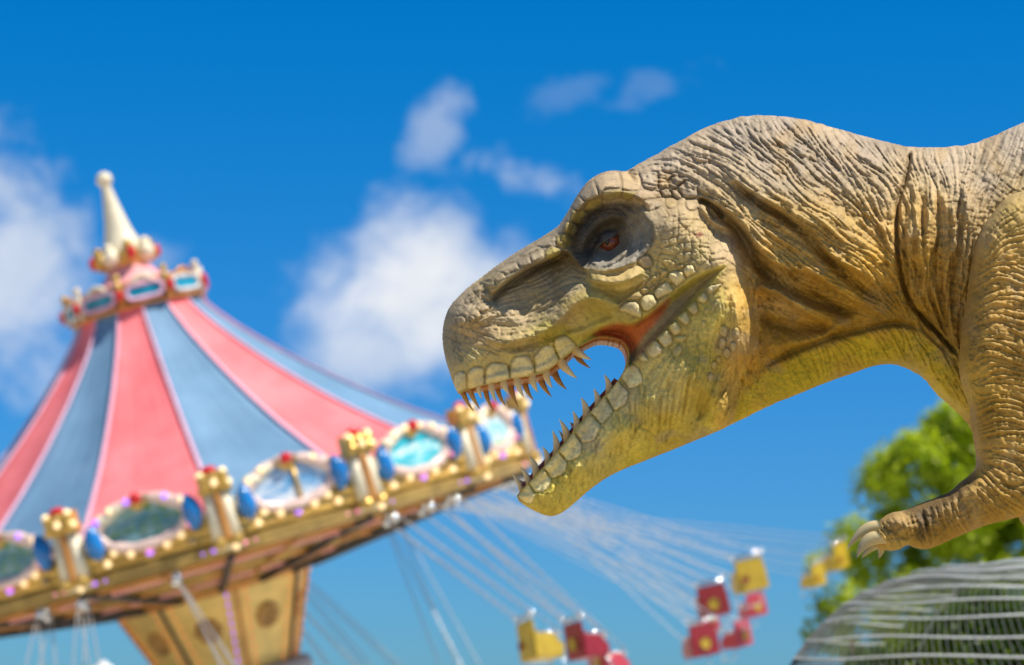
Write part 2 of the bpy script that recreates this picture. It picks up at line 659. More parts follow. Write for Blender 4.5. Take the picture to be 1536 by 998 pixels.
for q in ([(950, 262), (1000, 262), (1050, 282), (1100, 322), (1150, 372), (1210, 402)],
          [(985, 238), (1040, 252), (1090, 285), (1150, 330), (1230, 385), (1310, 436)],
          [(1020, 220), (1080, 245), (1140, 290), (1210, 345), (1290, 405)],
          [(1060, 200), (1110, 230), (1160, 275), (1230, 330), (1300, 385), (1335, 430)],
          [(1110, 182), (1150, 220), (1200, 275), (1260, 330), (1320, 385)],
          [(1150, 176), (1190, 225), (1250, 290), (1310, 345), (1342, 390)],
          [(1200, 180), (1240, 235), (1290, 290), (1335, 340)],
          [(1260, 198), (1290, 245), (1330, 290)], [(1310, 210), (1330, 245), (1348, 270)],
          [(1140, 385), (1180, 412), (1240, 440), (1300, 462)], [(1140, 440), (1180, 455), (1240, 485), (1290, 492)],
          [(1375, 225), (1385, 280), (1388, 360), (1395, 430), (1420, 500), (1440, 550)],
          [(1400, 225), (1412, 290), (1420, 360), (1418, 430), (1430, 520)],
          [(1440, 222), (1445, 300), (1440, 380), (1436, 460), (1438, 540)],
          [(1500, 205), (1480, 260), (1462, 320), (1450, 380)], [(1540, 190), (1530, 240), (1500, 290)],
          [(1480, 370), (1510, 352), (1550, 350)], [(1470, 430), (1500, 412), (1550, 420)], [(1465, 490), (1500, 475), (1550, 490)],
          [(1460, 560), (1500, 545), (1550, 560)], [(1465, 620), (1500, 615), (1550, 632)], [(1470, 680), (1500, 676), (1550, 700)],
          [(1470, 720), (1490, 745), (1510, 765)], [(1420, 745), (1436, 770), (1450, 796)], [(1380, 762), (1392, 790), (1402, 816)],
          [(1120, 570), (1112, 600), (1100, 632)], [(1160, 560), (1168, 575), (1180, 592)], [(1220, 535), (1232, 552), (1242, 570)],
          [(1290, 515), (1300, 530), (1306, 548)], [(1370, 510), (1385, 535), (1400, 560), (1420, 590)], [(1400, 515), (1430, 560), (1455, 610)],
          [(1010, 545), (1000, 580), (990, 620), (985, 660)], [(1050, 520), (1040, 560), (1020, 610), (1000, 650)],
          [(1090, 520), (1070, 570), (1050, 610), (1035, 640)], [(1115, 430), (1118, 480), (1116, 530)], [(1128, 430), (1130, 480), (1128, 530)],
          [(950, 600), (945, 640), (930, 680)], [(900, 660), (890, 700), (880, 720)], [(840, 720), (836, 745), (834, 765)],
          [(690, 450), (720, 430), (760, 400)], [(800, 375), (830, 350)], [(672, 480), (668, 520), (676, 560)], [(700, 520), (720, 535), (740, 540)],
          [(760, 470), (790, 462), (830, 440)], [(755, 485), (780, 480), (800, 470)], [(850, 400), (830, 420), (800, 435)],
          [(860, 340), (880, 310), (910, 295), (945, 300)], [(950, 310), (972, 340), (972, 370), (950, 395)], [(940, 400), (900, 408), (865, 400)],
          [(1000, 350), (1040, 345), (1075, 370)], [(1040, 390), (1080, 380), (1105, 395)]):
    flow(q)


def flow_field(X, Y):
    c = 0.0
    s = 0.0
    for (px, py, a) in STROKES:
        w = ((X - px) ** 2 + (Y - py) ** 2 + 40.0) ** -1.6
        c = c + w * math.cos(2 * a)
        s = s + w * math.sin(2 * a)
    th = 0.5 * np.arctan2(s, c)
    return th


_cx = np.arange(RX0, RX0 + RW + 4, 4, dtype=F4)
_cy = np.arange(RY0, RY0 + RH + 4, 4, dtype=F4)
_X, _Y = np.meshgrid(_cx, _cy)
_th = flow_field(_X, _Y)
_i = np.clip(((GX - RX0) / 4 + 0.5).astype(int), 0, _th.shape[1] - 1)
_j = np.clip(((GY - RY0) / 4 + 0.5).astype(int), 0, _th.shape[0] - 1)
TH = _th[_j, _i].astype(F4)
# (a little wander so that no two wrinkles run quite parallel)
TH = TH + 0.16 * noise_map(14, 3).astype(F4)
DIRF = (np.cos(TH).astype(F4), np.sin(TH).astype(F4))
DIRX = (-DIRF[1], DIRF[0])
L1 = lic(DIRF, noise_map(2.1, 21).astype(F4), 34)
L2 = lic(DIRF, noise_map(1.3, 22).astype(F4), 14)
L3 = lic(DIRX, noise_map(2.6, 23).astype(F4), 9)
L4 = lic(DIRF, noise_map(4.2, 24).astype(F4), 40)


def puff(L, k):
    return np.clip(np.abs(L) * k, 0, 1) ** 0.8


def voronoi(size, seed, stretch=1.0):
    rg = np.random.default_rng(seed)
    gx, gy = GX / size, GY / (size * stretch)
    ix, iy = np.floor(gx).astype(int), np.floor(gy).astype(int)
    n = 4096
    jx = rg.random(n)
    jy = rg.random(n)
    f1 = np.full(gx.shape, 9.0, F4)
    f2 = np.full(gx.shape, 9.0, F4)
    for ox in (-1, 0, 1):
        for oy in (-1, 0, 1):
            a, b = ix + ox, iy + oy
            h = (a * 7919 + b * 104729) % n
            d = np.hypot(a + jx[h] - gx, b + jy[h] - gy)
            f2 = np.minimum(f2, np.maximum(f1, d))
            f1 = np.minimum(f1, d)
    return f2 - f1


def area(pts, soft):
    C = catmull(pts, 3, True)
    p = Patch(C, soft + 2)
    o = np.zeros((RH, RW), F4)
    o[p.s] = sstep(-soft, soft, sdist(p.x, p.y, C))
    return o


# regions
in_head = sstep(-3, 3, sdist(GX, GY, HEAD))
ARM = [(1562, 285), (1536, 287), (1520, 291), (1505, 301), (1491, 317), (1476, 339), (1466, 364), (1461, 395), (1457, 430), (1450, 475), (1445, 520),
       (1444, 550), (1450, 580), (1458, 605), (1461, 630), (1464, 656), (1467, 676), (1467, 696), (1460, 708), (1440, 724), (1424, 738), (1400, 748),
       (1380, 756), (1362, 764), (1350, 767), (1338, 769), (1328, 774), (1320, 781), (1314, 790), (1309, 801), (1310, 814), (1318, 822), (1332, 826),
       (1348, 825), (1358, 819), (1365, 818), (1374, 822), (1390, 824), (1408, 818), (1440, 804), (1480, 788), (1520, 778), (1556, 768), (1588, 748),
       (1606, 720), (1612, 680), (1616, 600), (1620, 500), (1618, 420), (1604, 350), (1585, 305)]
ARM_C = catmull(ARM, 3, True)
d_arm = sdist(GX, GY, ARM_C)
in_arm = sstep(-2, 2, d_arm)
socket = area([(862, 392), (858, 372), (866, 345), (880, 322), (905, 306), (935, 302), (958, 308), (975, 325), (983, 345), (980, 365), (968, 383), (948, 396), (915, 405), (885, 404)], 6)
hollow = area([(744, 460), (738, 445), (752, 430), (770, 417), (790, 404), (812, 394), (832, 385), (848, 378), (862, 392), (880, 405), (878, 425), (862, 440), (848, 452), (832, 468), (815, 484), (798, 491), (775, 488), (758, 478)], 5)
CLEFT = [(1090, 398), (1068, 402), (1046, 412), (1024, 426), (1006, 440), (990, 454), (976, 466), (962, 474), (950, 482), (935, 484), (918, 486), (900, 490), (884, 500), (868, 512),
         (860, 528), (895, 510), (925, 512), (938, 522), (940, 545), (946, 552), (962, 536), (980, 517), (998, 499), (1016, 482), (1034, 463), (1052, 444), (1068, 427), (1082, 411)]
cleft = area(CLEFT, 5)
throat = area([(1090, 640), (1140, 566), (1180, 546), (1240, 522), (1290, 508), (1340, 496), (1380, 503), (1420, 540), (1450, 590), (1466, 640), (1440, 640), (1390, 590), (1340, 560), (1290, 575), (1140, 640)], 6)
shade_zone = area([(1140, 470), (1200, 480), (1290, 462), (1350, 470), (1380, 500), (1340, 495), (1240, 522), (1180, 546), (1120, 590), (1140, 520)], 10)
neck_w = (1 - in_head) * (1 - in_arm)
neck_upper = neck_w * (1 - throat) * (1 - 0.75 * shade_zone)
jaw_side = area([(940, 560), (1000, 520), (1060, 470), (1105, 440), (1110, 520), (1108, 620), (1040, 655), (930, 700), (840, 765), (790, 750), (850, 690)], 14) * in_head
snout = area([(665, 500), (680, 455), (735, 415), (750, 470), (800, 497), (850, 470), (880, 455), (898, 474), (860, 492), (815, 515), (770, 530), (730, 540), (690, 552), (670, 545)], 8) * in_head * (1 - hollow)
cheek = area([(985, 300), (1060, 330), (1120, 380), (1130, 420), (1100, 400), (1050, 405), (1000, 420), (960, 420), (985, 380), (995, 340)], 10) * in_head

# large undulation first
fine = puff(L2, 1.3)
main = puff(L1, 1.1)
big = puff(L4, 1.0)
cross = puff(L3, 1.0)
REL += KW * neck_upper * (6.0 * (main - 0.7) + 4.2 * (big - 0.7) + 1.9 * (cross - 0.7) + 1.8 * fine)
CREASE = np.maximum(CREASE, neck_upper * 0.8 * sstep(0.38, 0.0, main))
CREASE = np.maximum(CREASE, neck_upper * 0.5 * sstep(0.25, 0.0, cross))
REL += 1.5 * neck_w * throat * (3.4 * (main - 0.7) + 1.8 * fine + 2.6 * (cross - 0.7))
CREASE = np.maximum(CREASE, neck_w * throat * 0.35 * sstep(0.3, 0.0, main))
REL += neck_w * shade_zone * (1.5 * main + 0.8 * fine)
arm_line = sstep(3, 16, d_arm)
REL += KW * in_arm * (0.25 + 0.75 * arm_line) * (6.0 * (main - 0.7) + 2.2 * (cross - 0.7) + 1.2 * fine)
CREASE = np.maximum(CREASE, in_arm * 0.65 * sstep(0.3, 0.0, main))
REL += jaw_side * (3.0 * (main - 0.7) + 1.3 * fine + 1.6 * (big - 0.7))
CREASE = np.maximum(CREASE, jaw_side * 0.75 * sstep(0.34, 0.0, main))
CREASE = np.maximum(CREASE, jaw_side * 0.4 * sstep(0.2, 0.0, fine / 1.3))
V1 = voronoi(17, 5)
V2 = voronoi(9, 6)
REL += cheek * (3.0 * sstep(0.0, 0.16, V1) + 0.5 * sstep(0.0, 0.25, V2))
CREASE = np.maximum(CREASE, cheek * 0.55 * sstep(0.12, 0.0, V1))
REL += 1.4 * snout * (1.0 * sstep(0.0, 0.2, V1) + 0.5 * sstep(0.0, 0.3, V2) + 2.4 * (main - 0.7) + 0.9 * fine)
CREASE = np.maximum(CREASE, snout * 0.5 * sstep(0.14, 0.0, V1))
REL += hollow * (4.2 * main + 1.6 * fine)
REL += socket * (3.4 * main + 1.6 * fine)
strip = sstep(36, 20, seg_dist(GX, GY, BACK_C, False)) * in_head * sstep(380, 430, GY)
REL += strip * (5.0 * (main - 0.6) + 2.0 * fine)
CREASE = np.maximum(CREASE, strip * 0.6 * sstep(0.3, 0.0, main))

# ---- big forms of the head
def dent(pts, soft, depth):
    global REL
    C = catmull(pts, 3, True)
    p = Patch(C, 4)
    d = sdist(p.x, p.y, C)
    REL[p.s] -= depth * KD * sstep(0, soft, d)


# eye socket: a bowl under the brow
dent([(858, 392), (852, 375), (862, 345), (878, 318), (905, 300), (940, 298), (964, 308), (982, 328), (988, 350), (982, 372), (966, 390), (945, 402), (912, 410), (880, 408)], 34, 21)
dent([(872, 385), (874, 355), (892, 330), (920, 322), (940, 330), (948, 350), (942, 372), (925, 386), (900, 392)], 22, 14)
# the hollow in front of the eye, steep under the snout ridge, running out below
HOL = [(742, 462), (736, 444), (752, 428), (770, 415), (790, 402), (812, 392), (832, 383), (850, 374), (868, 396), (888, 412), (884, 430), (864, 442), (848, 456), (830, 472), (812, 488), (795, 494), (772, 491), (755, 480)]
_p = Patch(catmull(HOL, 3, True), 4)
_d = sdist(_p.x, _p.y, catmull(HOL, 3, True))
_du = seg_dist(_p.x, _p.y, catmull([(738, 448), (752, 429), (770, 416), (790, 403), (812, 393), (832, 384), (852, 375), (876, 368)], 3, False), False)
_dl = seg_dist(_p.x, _p.y, catmull([(742, 466), (756, 482), (774, 492), (795, 495), (813, 489), (832, 473), (850, 457), (866, 443), (886, 432), (892, 414)], 3, False), False)
_t = _du / (_du + _dl + 1e-3)
REL[_p.s] -= np.interp(_p.x, [740, 780, 830, 880], [22, 38, 58, 54]) * (1 - _t) ** 1.15 * sstep(0, 5, _d) * sstep(0, 6, _du + 2)
fold([(756, 468), (772, 474), (790, 478)], 14, 14, 4, 0.3)
# between lower eyelid and lip
dent([(872, 418), (893, 428), (925, 434), (950, 428), (965, 422), (960, 436), (940, 450), (925, 458), (905, 440), (888, 428)], 9, 9)
# the cleft at the corner of the mouth, and the trough under the lip ridge
dent(CLEFT, 13, 20)
dent([(735, 512), (762, 516), (790, 510), (815, 500), (838, 484), (855, 467), (872, 456), (900, 456), (915, 464), (922, 478), (905, 486), (880, 496), (855, 505), (828, 516), (795, 528), (765, 532)], 12, 11)
# brow, snout ridge, lip ridge, eyelid
fold([(850, 366), (846, 352), (850, 338), (862, 318), (876, 302), (896, 292), (918, 288), (940, 288), (960, 296), (978, 308)], 30, 6, 19, 0.12)
fold([(738, 440), (752, 424), (772, 410), (792, 397), (814, 387), (834, 377), (848, 366)], 24, 5, 15, 0.15)
fold([(728, 508), (745, 512), (760, 514), (785, 508), (805, 502), (822, 494), (841, 477), (856, 461), (872, 450), (886, 447), (900, 449), (914, 457), (926, 466)], 16, 5, 11, 0.12)
fold([(880, 414), (895, 421), (915, 424), (935, 422), (952, 415), (966, 405)], 13, 5, 17, 0.25)
fold([(725, 490), (722, 470), (730, 452)], 16, 16, 6, 0.4)
groove([(742, 462), (740, 448), (754, 434), (772, 421), (792, 408), (812, 399), (832, 391), (848, 386)], 6, 8, 0.5, 0.1)
groove([(858, 384), (856, 366), (862, 346), (876, 326), (896, 312), (920, 306), (942, 308), (960, 316)], 9, 18, 0.3, 0.1)
# nostril bump
fold([(690, 500), (700, 478), (715, 462)], 18, 18, 7, 0.4)
for q_, h_ in (([(884, 392), (892, 376), (906, 360), (924, 348), (940, 344)], 7), ([(886, 394), (904, 398), (926, 390), (940, 374), (946, 354)], 9), ([(880, 402), (906, 407), (934, 398), (954, 380), (962, 352)], 6), ([(892, 404), (930, 402), (958, 388), (972, 362), (972, 338)], 4), ([(874, 380), (880, 356), (896, 338), (918, 328), (940, 328)], 4)):
    fold(q_, 5, 3.5, h_, 0.3)
# corner of the jaw and cheek
dent([(1076, 470), (1092, 440), (1104, 450), (1106, 500), (1100, 545), (1080, 575), (1066, 560), (1066, 510)], 14, 9)
fold([(1100, 410), (1112, 440), (1114, 480), (1108, 520)], 20, 26, 8, 0.4)
dent([(1040, 600), (1050, 585), (1066, 590), (1070, 612), (1055, 632), (1040, 630)], 12, 8)

# ---- brow and snout scales (crop 840,240)
cA = lambda q: from_crop(840, 240, 6.2375, q)
TAN = (0.42, 0.34, 0.24)
GREY = (0.33, 0.29, 0.235)
OLV = (0.35, 0.30, 0.085)
PALE = (0.74, 0.69, 0.45)
for q, tone in (
        ([(318, 188), (350, 150), (392, 125), (470, 98), (545, 106), (566, 160), (575, 215), (570, 262), (500, 268), (428, 272), (378, 340), (350, 270)], (0.44, 0.36, 0.25)),
        ([(556, 108), (640, 100), (722, 103), (745, 160), (760, 222), (742, 280), (660, 288), (582, 275), (580, 200)], (0.45, 0.36, 0.22)),
        ([(735, 108), (820, 105), (912, 118), (916, 190), (905, 262), (848, 276), (778, 252), (762, 190)], GREY),
        ([(922, 114), (1000, 122), (1052, 140), (1015, 190), (1005, 255), (925, 265), (922, 190)], TAN),
        ([(1060, 150), (1130, 160), (1180, 180), (1120, 232), (1090, 265), (1035, 258), (1012, 215), (1030, 180)], GREY),
        ([(1190, 195), (1250, 225), (1285, 275), (1290, 340), (1230, 362), (1165, 352), (1108, 268), (1140, 225)], (0.36, 0.30, 0.22)),
        ([(1185, 370), (1245, 366), (1296, 380), (1300, 440), (1260, 475), (1205, 470), (1172, 430)], TAN),
        ([(310, 196), (340, 265), (368, 344), (310, 372), (252, 382), (196, 352), (176, 318), (235, 240)], GREY),
        ([(172, 336), (215, 376), (262, 390), (225, 450), (170, 470), (112, 445), (140, 390)], GREY),
        ([(265, 392), (370, 352), (400, 390), (385, 440), (330, 470), (255, 480), (228, 450)], OLV),
        ([(108, 460), (165, 480), (232, 470), (270, 520), (240, 590), (170, 600), (100, 560)], OLV),
        ([(60, 580), (120, 585), (165, 615), (150, 680), (100, 710), (45, 690), (30, 630)], OLV),
        ([(410, 285), (500, 280), (575, 280), (572, 345), (500, 370), (430, 380), (390, 345)], OLV),
        ([(585, 285), (660, 296), (720, 290), (690, 340), (670, 372), (620, 376), (580, 350)], OLV),
        ([(700, 320), (770, 275), (850, 290), (935, 300), (950, 350), (860, 362), (780, 375), (715, 365)], TAN),
        ([(780, 395), (850, 375), (930, 378), (965, 420), (900, 460), (830, 480), (790, 440)], TAN),
        ([(945, 280), (1010, 275), (1050, 320), (1040, 345), (975, 345), (940, 310)], TAN),
        ([(990, 360), (1060, 352), (1098, 390), (1080, 440), (1020, 460), (985, 420)], (0.45, 0.36, 0.2)),
        ([(1045, 280), (1100, 290), (1140, 340), (1110, 372), (1060, 345)], TAN),
        ([(720, 950), (765, 910), (820, 880), (868, 945), (840, 1010), (775, 1010)], TAN)):
    plate(cA(q), 3.6, 9, 3.0, 1.5, tone, 0.75)
for c in ((846, 361, 12.5, 12), (830, 381, 13, 11)):
    plate(circle(*c), 4.5, 9, 2.5, 1.5, OLV, 0.6)
# grid of small scales behind the eye
for i, xx in enumerate((1018, 1029, 1040, 1052, 1064)):
    groove([(xx, 325 + 2 * i), (xx - 1, 345), (xx - 3, 368), (xx - 4 + i, 392)], 1.2, 2.2, 0.5)
for yy in (330, 341, 353, 364, 378):
    groove([(1000, yy + 6), (1020, yy + 1), (1045, yy), (1075, yy + 5)], 1.2, 2.0, 0.5)
# snout ridge scales (crop 660,340)
cB = lambda q: from_crop(660, 340, 6.2375, q)
for q in ([(835, 268), (900, 232), (958, 202), (968, 250), (962, 286), (905, 318), (858, 332)],
          [(718, 338), (775, 300), (832, 278), (850, 320), (852, 352), (800, 372), (752, 378)],
          [(515, 412), (610, 372), (708, 338), (730, 370), (732, 402), (670, 430), (612, 450), (560, 425)],
          [(505, 500), (550, 455), (592, 430), (612, 470), (610, 485), (570, 512), (535, 515)],
          [(415, 560), (455, 530), (502, 514), (527, 545), (522, 566), (480, 578), (445, 575)],
          [(385, 645), (415, 600), (456, 588), (470, 640), (474, 695), (430, 680)],
          [(740, 285), (800, 225), (880, 190), (950, 195), (890, 228), (830, 262)],
          [(880, 165), (960, 110), (1040, 80), (1080, 110), (1050, 170), (970, 195)],
          [(600, 350), (680, 290), (740, 262), (735, 290), (700, 325), (640, 345)],
          [(400, 495), (470, 440), (520, 420), (510, 445), (485, 480), (440, 510)],
          [(300, 600), (340, 560), (400, 540), (390, 580), (350, 620)],
          [(225, 700), (270, 650), (330, 640), (310, 690), (260, 730)],
          [(330, 760), (380, 720), (440, 700), (480, 740), (440, 790), (370, 800)],
          [(150, 860), (200, 830), (240, 860), (230, 920), (170, 930)],
          [(270, 830), (320, 770), (370, 790), (385, 850), (350, 890), (290, 890)]):
    plate(cB(q), 2.8, 7, 2.4, 1.3, None, 0.6)
# upper lip scales (crop 660,480)
cC = lambda q: from_crop(660, 480, 6.2375, q)
for q in ([(128, 535), (155, 500), (190, 480), (240, 498), (248, 560), (252, 640), (200, 668), (150, 680), (122, 620)],
          [(250, 515), (285, 460), (335, 438), (405, 448), (416, 520), (412, 600), (335, 636), (258, 642), (252, 580)],
          [(424, 470), (455, 420), (505, 398), (575, 405), (630, 420), (646, 480), (645, 558), (540, 582), (430, 605), (420, 540)],
          [(655, 432), (680, 370), (715, 342), (780, 330), (832, 338), (858, 380), (876, 425), (880, 488), (800, 530), (672, 552), (652, 500)],
          [(875, 345), (920, 290), (962, 245), (1048, 236), (1075, 280), (1095, 330), (1112, 388), (1030, 452), (900, 492), (890, 420)],
          [(1066, 205), (1080, 170), (1105, 152), (1150, 142), (1195, 155), (1240, 195), (1272, 232), (1262, 272), (1190, 325), (1130, 372), (1095, 320), (1070, 260)]):
    plate(cC(q), 7.0, 15, 2.6, 1.6, PALE, 0.5, 0.0)
for q in ([(1010, 230), (1045, 190), (1062, 215), (1060, 250), (1030, 245)], [(820, 300), (860, 285), (880, 290), (870, 330), (840, 330)],
          [(830, 190), (870, 145), (905, 145), (910, 170), (860, 195)], [(600, 215), (690, 210), (695, 235), (620, 240)],
          [(880, 110), (940, 65), (1000, 70), (1000, 100), (930, 120)]):
    plate(cC(q), 3.5, 5, 1.5, 1.2, (0.52, 0.46, 0.22), 0.4)
# scales over the corner of the mouth (crop 850,380)
cD = lambda q: from_crop(850, 380, 6.2375, q)
for q in ([(485, 535), (515, 490), (560, 455), (640, 446), (672, 475), (690, 510), (706, 600), (640, 596), (560, 560)],
          [(688, 440), (710, 405), (745, 385), (808, 383), (835, 425), (852, 470), (810, 510), (755, 542), (712, 530), (695, 490)],
          [(815, 372), (840, 325), (872, 290), (945, 264), (978, 310), (1002, 350), (960, 380), (895, 405), (845, 432)],
          [(950, 195), (975, 172), (1010, 163), (1080, 168), (1100, 205), (1112, 242), (1070, 280), (1028, 312), (985, 275), (955, 235)],
          [(1088, 168), (1108, 125), (1135, 106), (1180, 110), (1200, 150), (1212, 185), (1165, 205), (1118, 226)]):
    plate(cD(q), 7.5, 13, 2.6, 1.5, PALE, 0.55)
for q in ([(480, 470), (550, 432), (548, 455), (500, 490)], [(555, 430), (620, 365), (690, 370), (720, 400), (690, 430), (620, 442)],
          [(690, 345), (760, 320), (775, 360), (720, 385)], [(730, 290), (800, 215), (862, 165), (872, 235), (800, 275), (760, 310)],
          [(870, 140), (930, 150), (950, 180), (890, 225), (875, 190)], [(770, 330), (850, 275), (930, 215), (945, 240), (860, 290), (800, 350)],
          [(650, 340), (715, 265), (740, 290), (690, 330)], [(890, 60), (960, 60), (1030, 90), (1000, 130), (930, 130)],
          [(1030, 110), (1090, 100), (1100, 130), (1040, 155)]):
    plate(cD(q), 3.0, 6, 1.8, 1.2, (0.5, 0.4, 0.2), 0.5)
# lower lip scales near the corner
for q in ([(655, 965), (690, 915), (712, 908), (745, 960), (762, 1005), (700, 1010)],
          [(730, 872), (775, 825), (822, 800), (862, 840), (896, 890), (890, 932), (835, 975), (775, 965), (745, 920)],
          [(840, 780), (888, 735), (935, 705), (970, 755), (992, 800), (980, 850), (920, 885), (880, 850), (855, 815)],
          [(945, 680), (980, 645), (1016, 625), (1050, 670), (1072, 712), (1060, 750), (1005, 768), (970, 730)],
          [(1030, 592), (1070, 555), (1110, 530), (1138, 575), (1152, 622), (1130, 672), (1065, 645)],
          [(1120, 502), (1160, 465), (1200, 442), (1220, 490), (1232, 542), (1190, 580), (1142, 545)],
          [(1215, 412), (1250, 378), (1282, 356), (1310, 390), (1324, 425), (1290, 470), (1235, 452)],
          [(1298, 322), (1345, 300), (1400, 290), (1452, 288), (1400, 345), (1340, 382)]):
    plate(cD(q), 6.5, 10, 2.4, 1.5, (0.62, 0.59, 0.42), 0.5)
for q in ([(1000, 790), (1060, 765), (1130, 780), (1085, 830), (1030, 830)], [(1010, 880), (1060, 860), (1085, 890), (1070, 940), (1010, 970), (990, 920)],
          [(1280, 540), (1320, 500), (1330, 540), (1300, 580)], [(1340, 530), (1400, 430), (1425, 450), (1400, 500), (1360, 560)],
          [(1260, 640), (1300, 630), (1295, 690), (1270, 700)]):
    plate(cD(q), 3.5, 5, 1.5, 1.2, (0.5, 0.46, 0.22), 0.4)
# big thin-edged scales along the lower jaw (crop 760,560)
cE = lambda q: from_crop(760, 560, 4.34, q)
for q in ([(722, 48), (690, 95), (650, 145), (672, 195), (700, 242), (745, 222), (782, 192), (792, 120), (760, 85)],
          [(640, 158), (590, 205), (550, 252), (585, 295), (615, 328), (650, 305), (682, 265), (696, 238), (665, 195)],
          [(540, 268), (492, 325), (448, 380), (470, 420), (488, 452), (540, 448), (582, 420), (612, 340), (575, 300)],
          [(432, 392), (385, 450), (340, 504), (368, 540), (390, 572), (440, 560), (482, 530), (490, 460), (460, 420)],
          [(332, 512), (285, 565), (240, 612), (268, 650), (290, 684), (340, 670), (382, 640), (394, 578), (360, 540)],
          [(236, 622), (195, 668), (150, 712), (165, 745), (186, 772), (235, 772), (272, 750), (291, 690), (262, 650)],
          [(140, 722), (100, 765), (70, 800), (110, 840), (160, 850), (185, 800), (172, 765)],
          [(745, 22), (800, -60), (860, -30), (885, 60), (805, 100), (770, 60)]):
    plate(cE(q), 3.2, 12, 2.6, 1.3, (0.80, 0.74, 0.42), 0.75)
groove(cE([(700, 240), (735, 320), (710, 400), (640, 440), (600, 500)]), 1.5, 2.2, 0.5)
groove(cE([(610, 330), (640, 380), (600, 440), (560, 520)]), 1.5, 2.2, 0.5)
groove(cE([(870, 60), (865, 150), (860, 330), (930, 380), (1000, 440)]), 1.6, 2.5, 0.55)
groove(cE([(830, 100), (840, 200), (800, 300), (720, 380)]), 1.4, 1.8, 0.4)
groove(cE([(290, 690), (320, 740), (290, 800), (290, 900)]), 1.5, 2.2, 0.5)
groove(cE([(190, 780), (210, 830), (260, 880)]), 1.5, 2.2, 0.5)
groove(cE([(420, 580), (410, 680), (440, 740)]), 1.5, 2.0, 0.4)
_jr = np.random.default_rng(44)
for k in range(24):
    x0 = 945 + 7.2 * k + _jr.uniform(-3, 3)
    y0 = np.interp(x0, [945, 1000, 1060, 1110], [600, 560, 540, 560]) + _jr.uniform(-12, 14)
    y1 = np.interp(x0, [945, 1000, 1060, 1110], [672, 660, 648, 628]) - _jr.uniform(2, 22)
    sl = np.interp(x0, [945, 1010, 1110], [4, -8, -34])
    groove([(x0, y0), (x0 + sl * 0.35 + _jr.uniform(-2, 2), y0 * 0.6 + y1 * 0.4), (x0 + sl, y1)], _jr.uniform(1.3, 2.4), _jr.uniform(2.2, 4.5), _jr.uniform(0.25, 0.6), 0.3)
for k in range(12):
    x0 = 845 + 10 * k + _jr.uniform(-3, 3)
    y0 = 742 - 0.86 * (x0 - 845) - 8 + _jr.uniform(-4, 6)
    groove([(x0, y0), (x0 + _jr.uniform(-4, 2), y0 + 14), (x0 - _jr.uniform(2, 8), y0 + _jr.uniform(22, 34))], 1.5, _jr.uniform(2, 4), _jr.uniform(0.4, 0.7), 0.3)
# pitted little scales in front of the cheek strip and below
for q in (circle(1086, 497, 7, 9), circle(1083, 515, 7, 9), circle(1072, 548, 5, 7), circle(1078, 540, 4, 6), circle(1066, 566, 5, 7), circle(1090, 530, 6, 9), circle(1104, 500, 6, 9), circle(1100, 520, 6, 8)):
    plate(q, 4.5, 5, 1.8, 1.2, (0.44, 0.37, 0.16), 0.6)

# ---- neck folds
fold([(1062, 296), (1088, 310), (1112, 334), (1132, 360), (1150, 382), (1176, 399), (1204, 404), (1226, 412), (1252, 428), (1284, 448), (1320, 458)], 28, 6, 23, 0.2)
groove([(1066, 312), (1092, 330), (1112, 352), (1126, 380), (1146, 410), (1180, 434), (1212, 446), (1262, 466), (1300, 470)], 9, 28, 0.55, 0.15)
fold([(1128, 436), (1150, 434), (1172, 438), (1196, 457), (1224, 473), (1248, 483)], 20, 6, 22, 0.25)
groove([(1132, 470), (1160, 484), (1200, 492), (1250, 492)], 9, 16, 0.45)
fold([(1085, 258), (1110, 272), (1140, 294), (1170, 312), (1200, 330), (1222, 345), (1246, 378), (1272, 396), (1300, 412), (1328, 440)], 34, 7, 19, 0.15)
groove([(1096, 270), (1114, 286), (1140, 304), (1172, 324), (1204, 352), (1232, 380), (1282, 428), (1322, 450)], 6, 16, 0.5)
fold([(1120, 300), (1150, 322), (1180, 345), (1205, 358), (1235, 382)], 10, 5, 8, 0.3)
fold([(1130, 326), (1160, 350), (1196, 372), (1220, 382)], 10, 5, 7, 0.3)
fold([(1160, 268), (1200, 300), (1250, 345), (1300, 400)], 16, 8, 7, 0.3)
fold([(1190, 260), (1240, 310), (1300, 370), (1336, 420)], 14, 8, 6, 0.3)
# the ear hole under the little crest
fold([(1046, 308), (1058, 318), (1068, 330), (1080, 338), (1096, 344)], 5, 5, 7, 0.2)
groove([(1046, 300), (1060, 304), (1074, 314), (1086, 328)], 4.2, 24, 0.95)
groove([(1058, 312), (1066, 320), (1072, 330)], 3.4, 8, 0.8)
groove([(1036, 256), (1060, 268), (1090, 290), (1120, 322)], 2.5, 4, 0.5)
groove([(1000, 246), (1040, 262), (1080, 280), (1110, 306)], 2.2, 3, 0.4)
# the seam where the neck joins the shoulders
groove([(1366, 222), (1364, 240), (1358, 272), (1348, 300), (1345, 340), (1346, 380), (1352, 415), (1360, 442), (1372, 464), (1392, 485), (1412, 505), (1436, 534)], 3.4, 22, 1.0, 0.04)
fold([(1340, 330), (1338, 370), (1342, 400), (1350, 430)], 10, 10, 6, 0.4)
for q, hh in (([(1378, 262), (1372, 300), (1378, 350), (1382, 400), (1400, 470), (1430, 525)], 8), ([(1396, 275), (1394, 330), (1388, 390), (1404, 450), (1424, 500)], 9),
              ([(1412, 290), (1428, 325), (1430, 365), (1418, 410), (1424, 470), (1434, 520)], 9), ([(1440, 262), (1450, 310), (1446, 370), (1438, 430), (1436, 500)], 8),
              ([(1470, 300), (1458, 350), (1448, 410), (1442, 470)], 6), ([(1366, 320), (1364, 380), (1370, 430), (1392, 472)], 7)):
    fold(q, 8, 5, hh, 0.2)
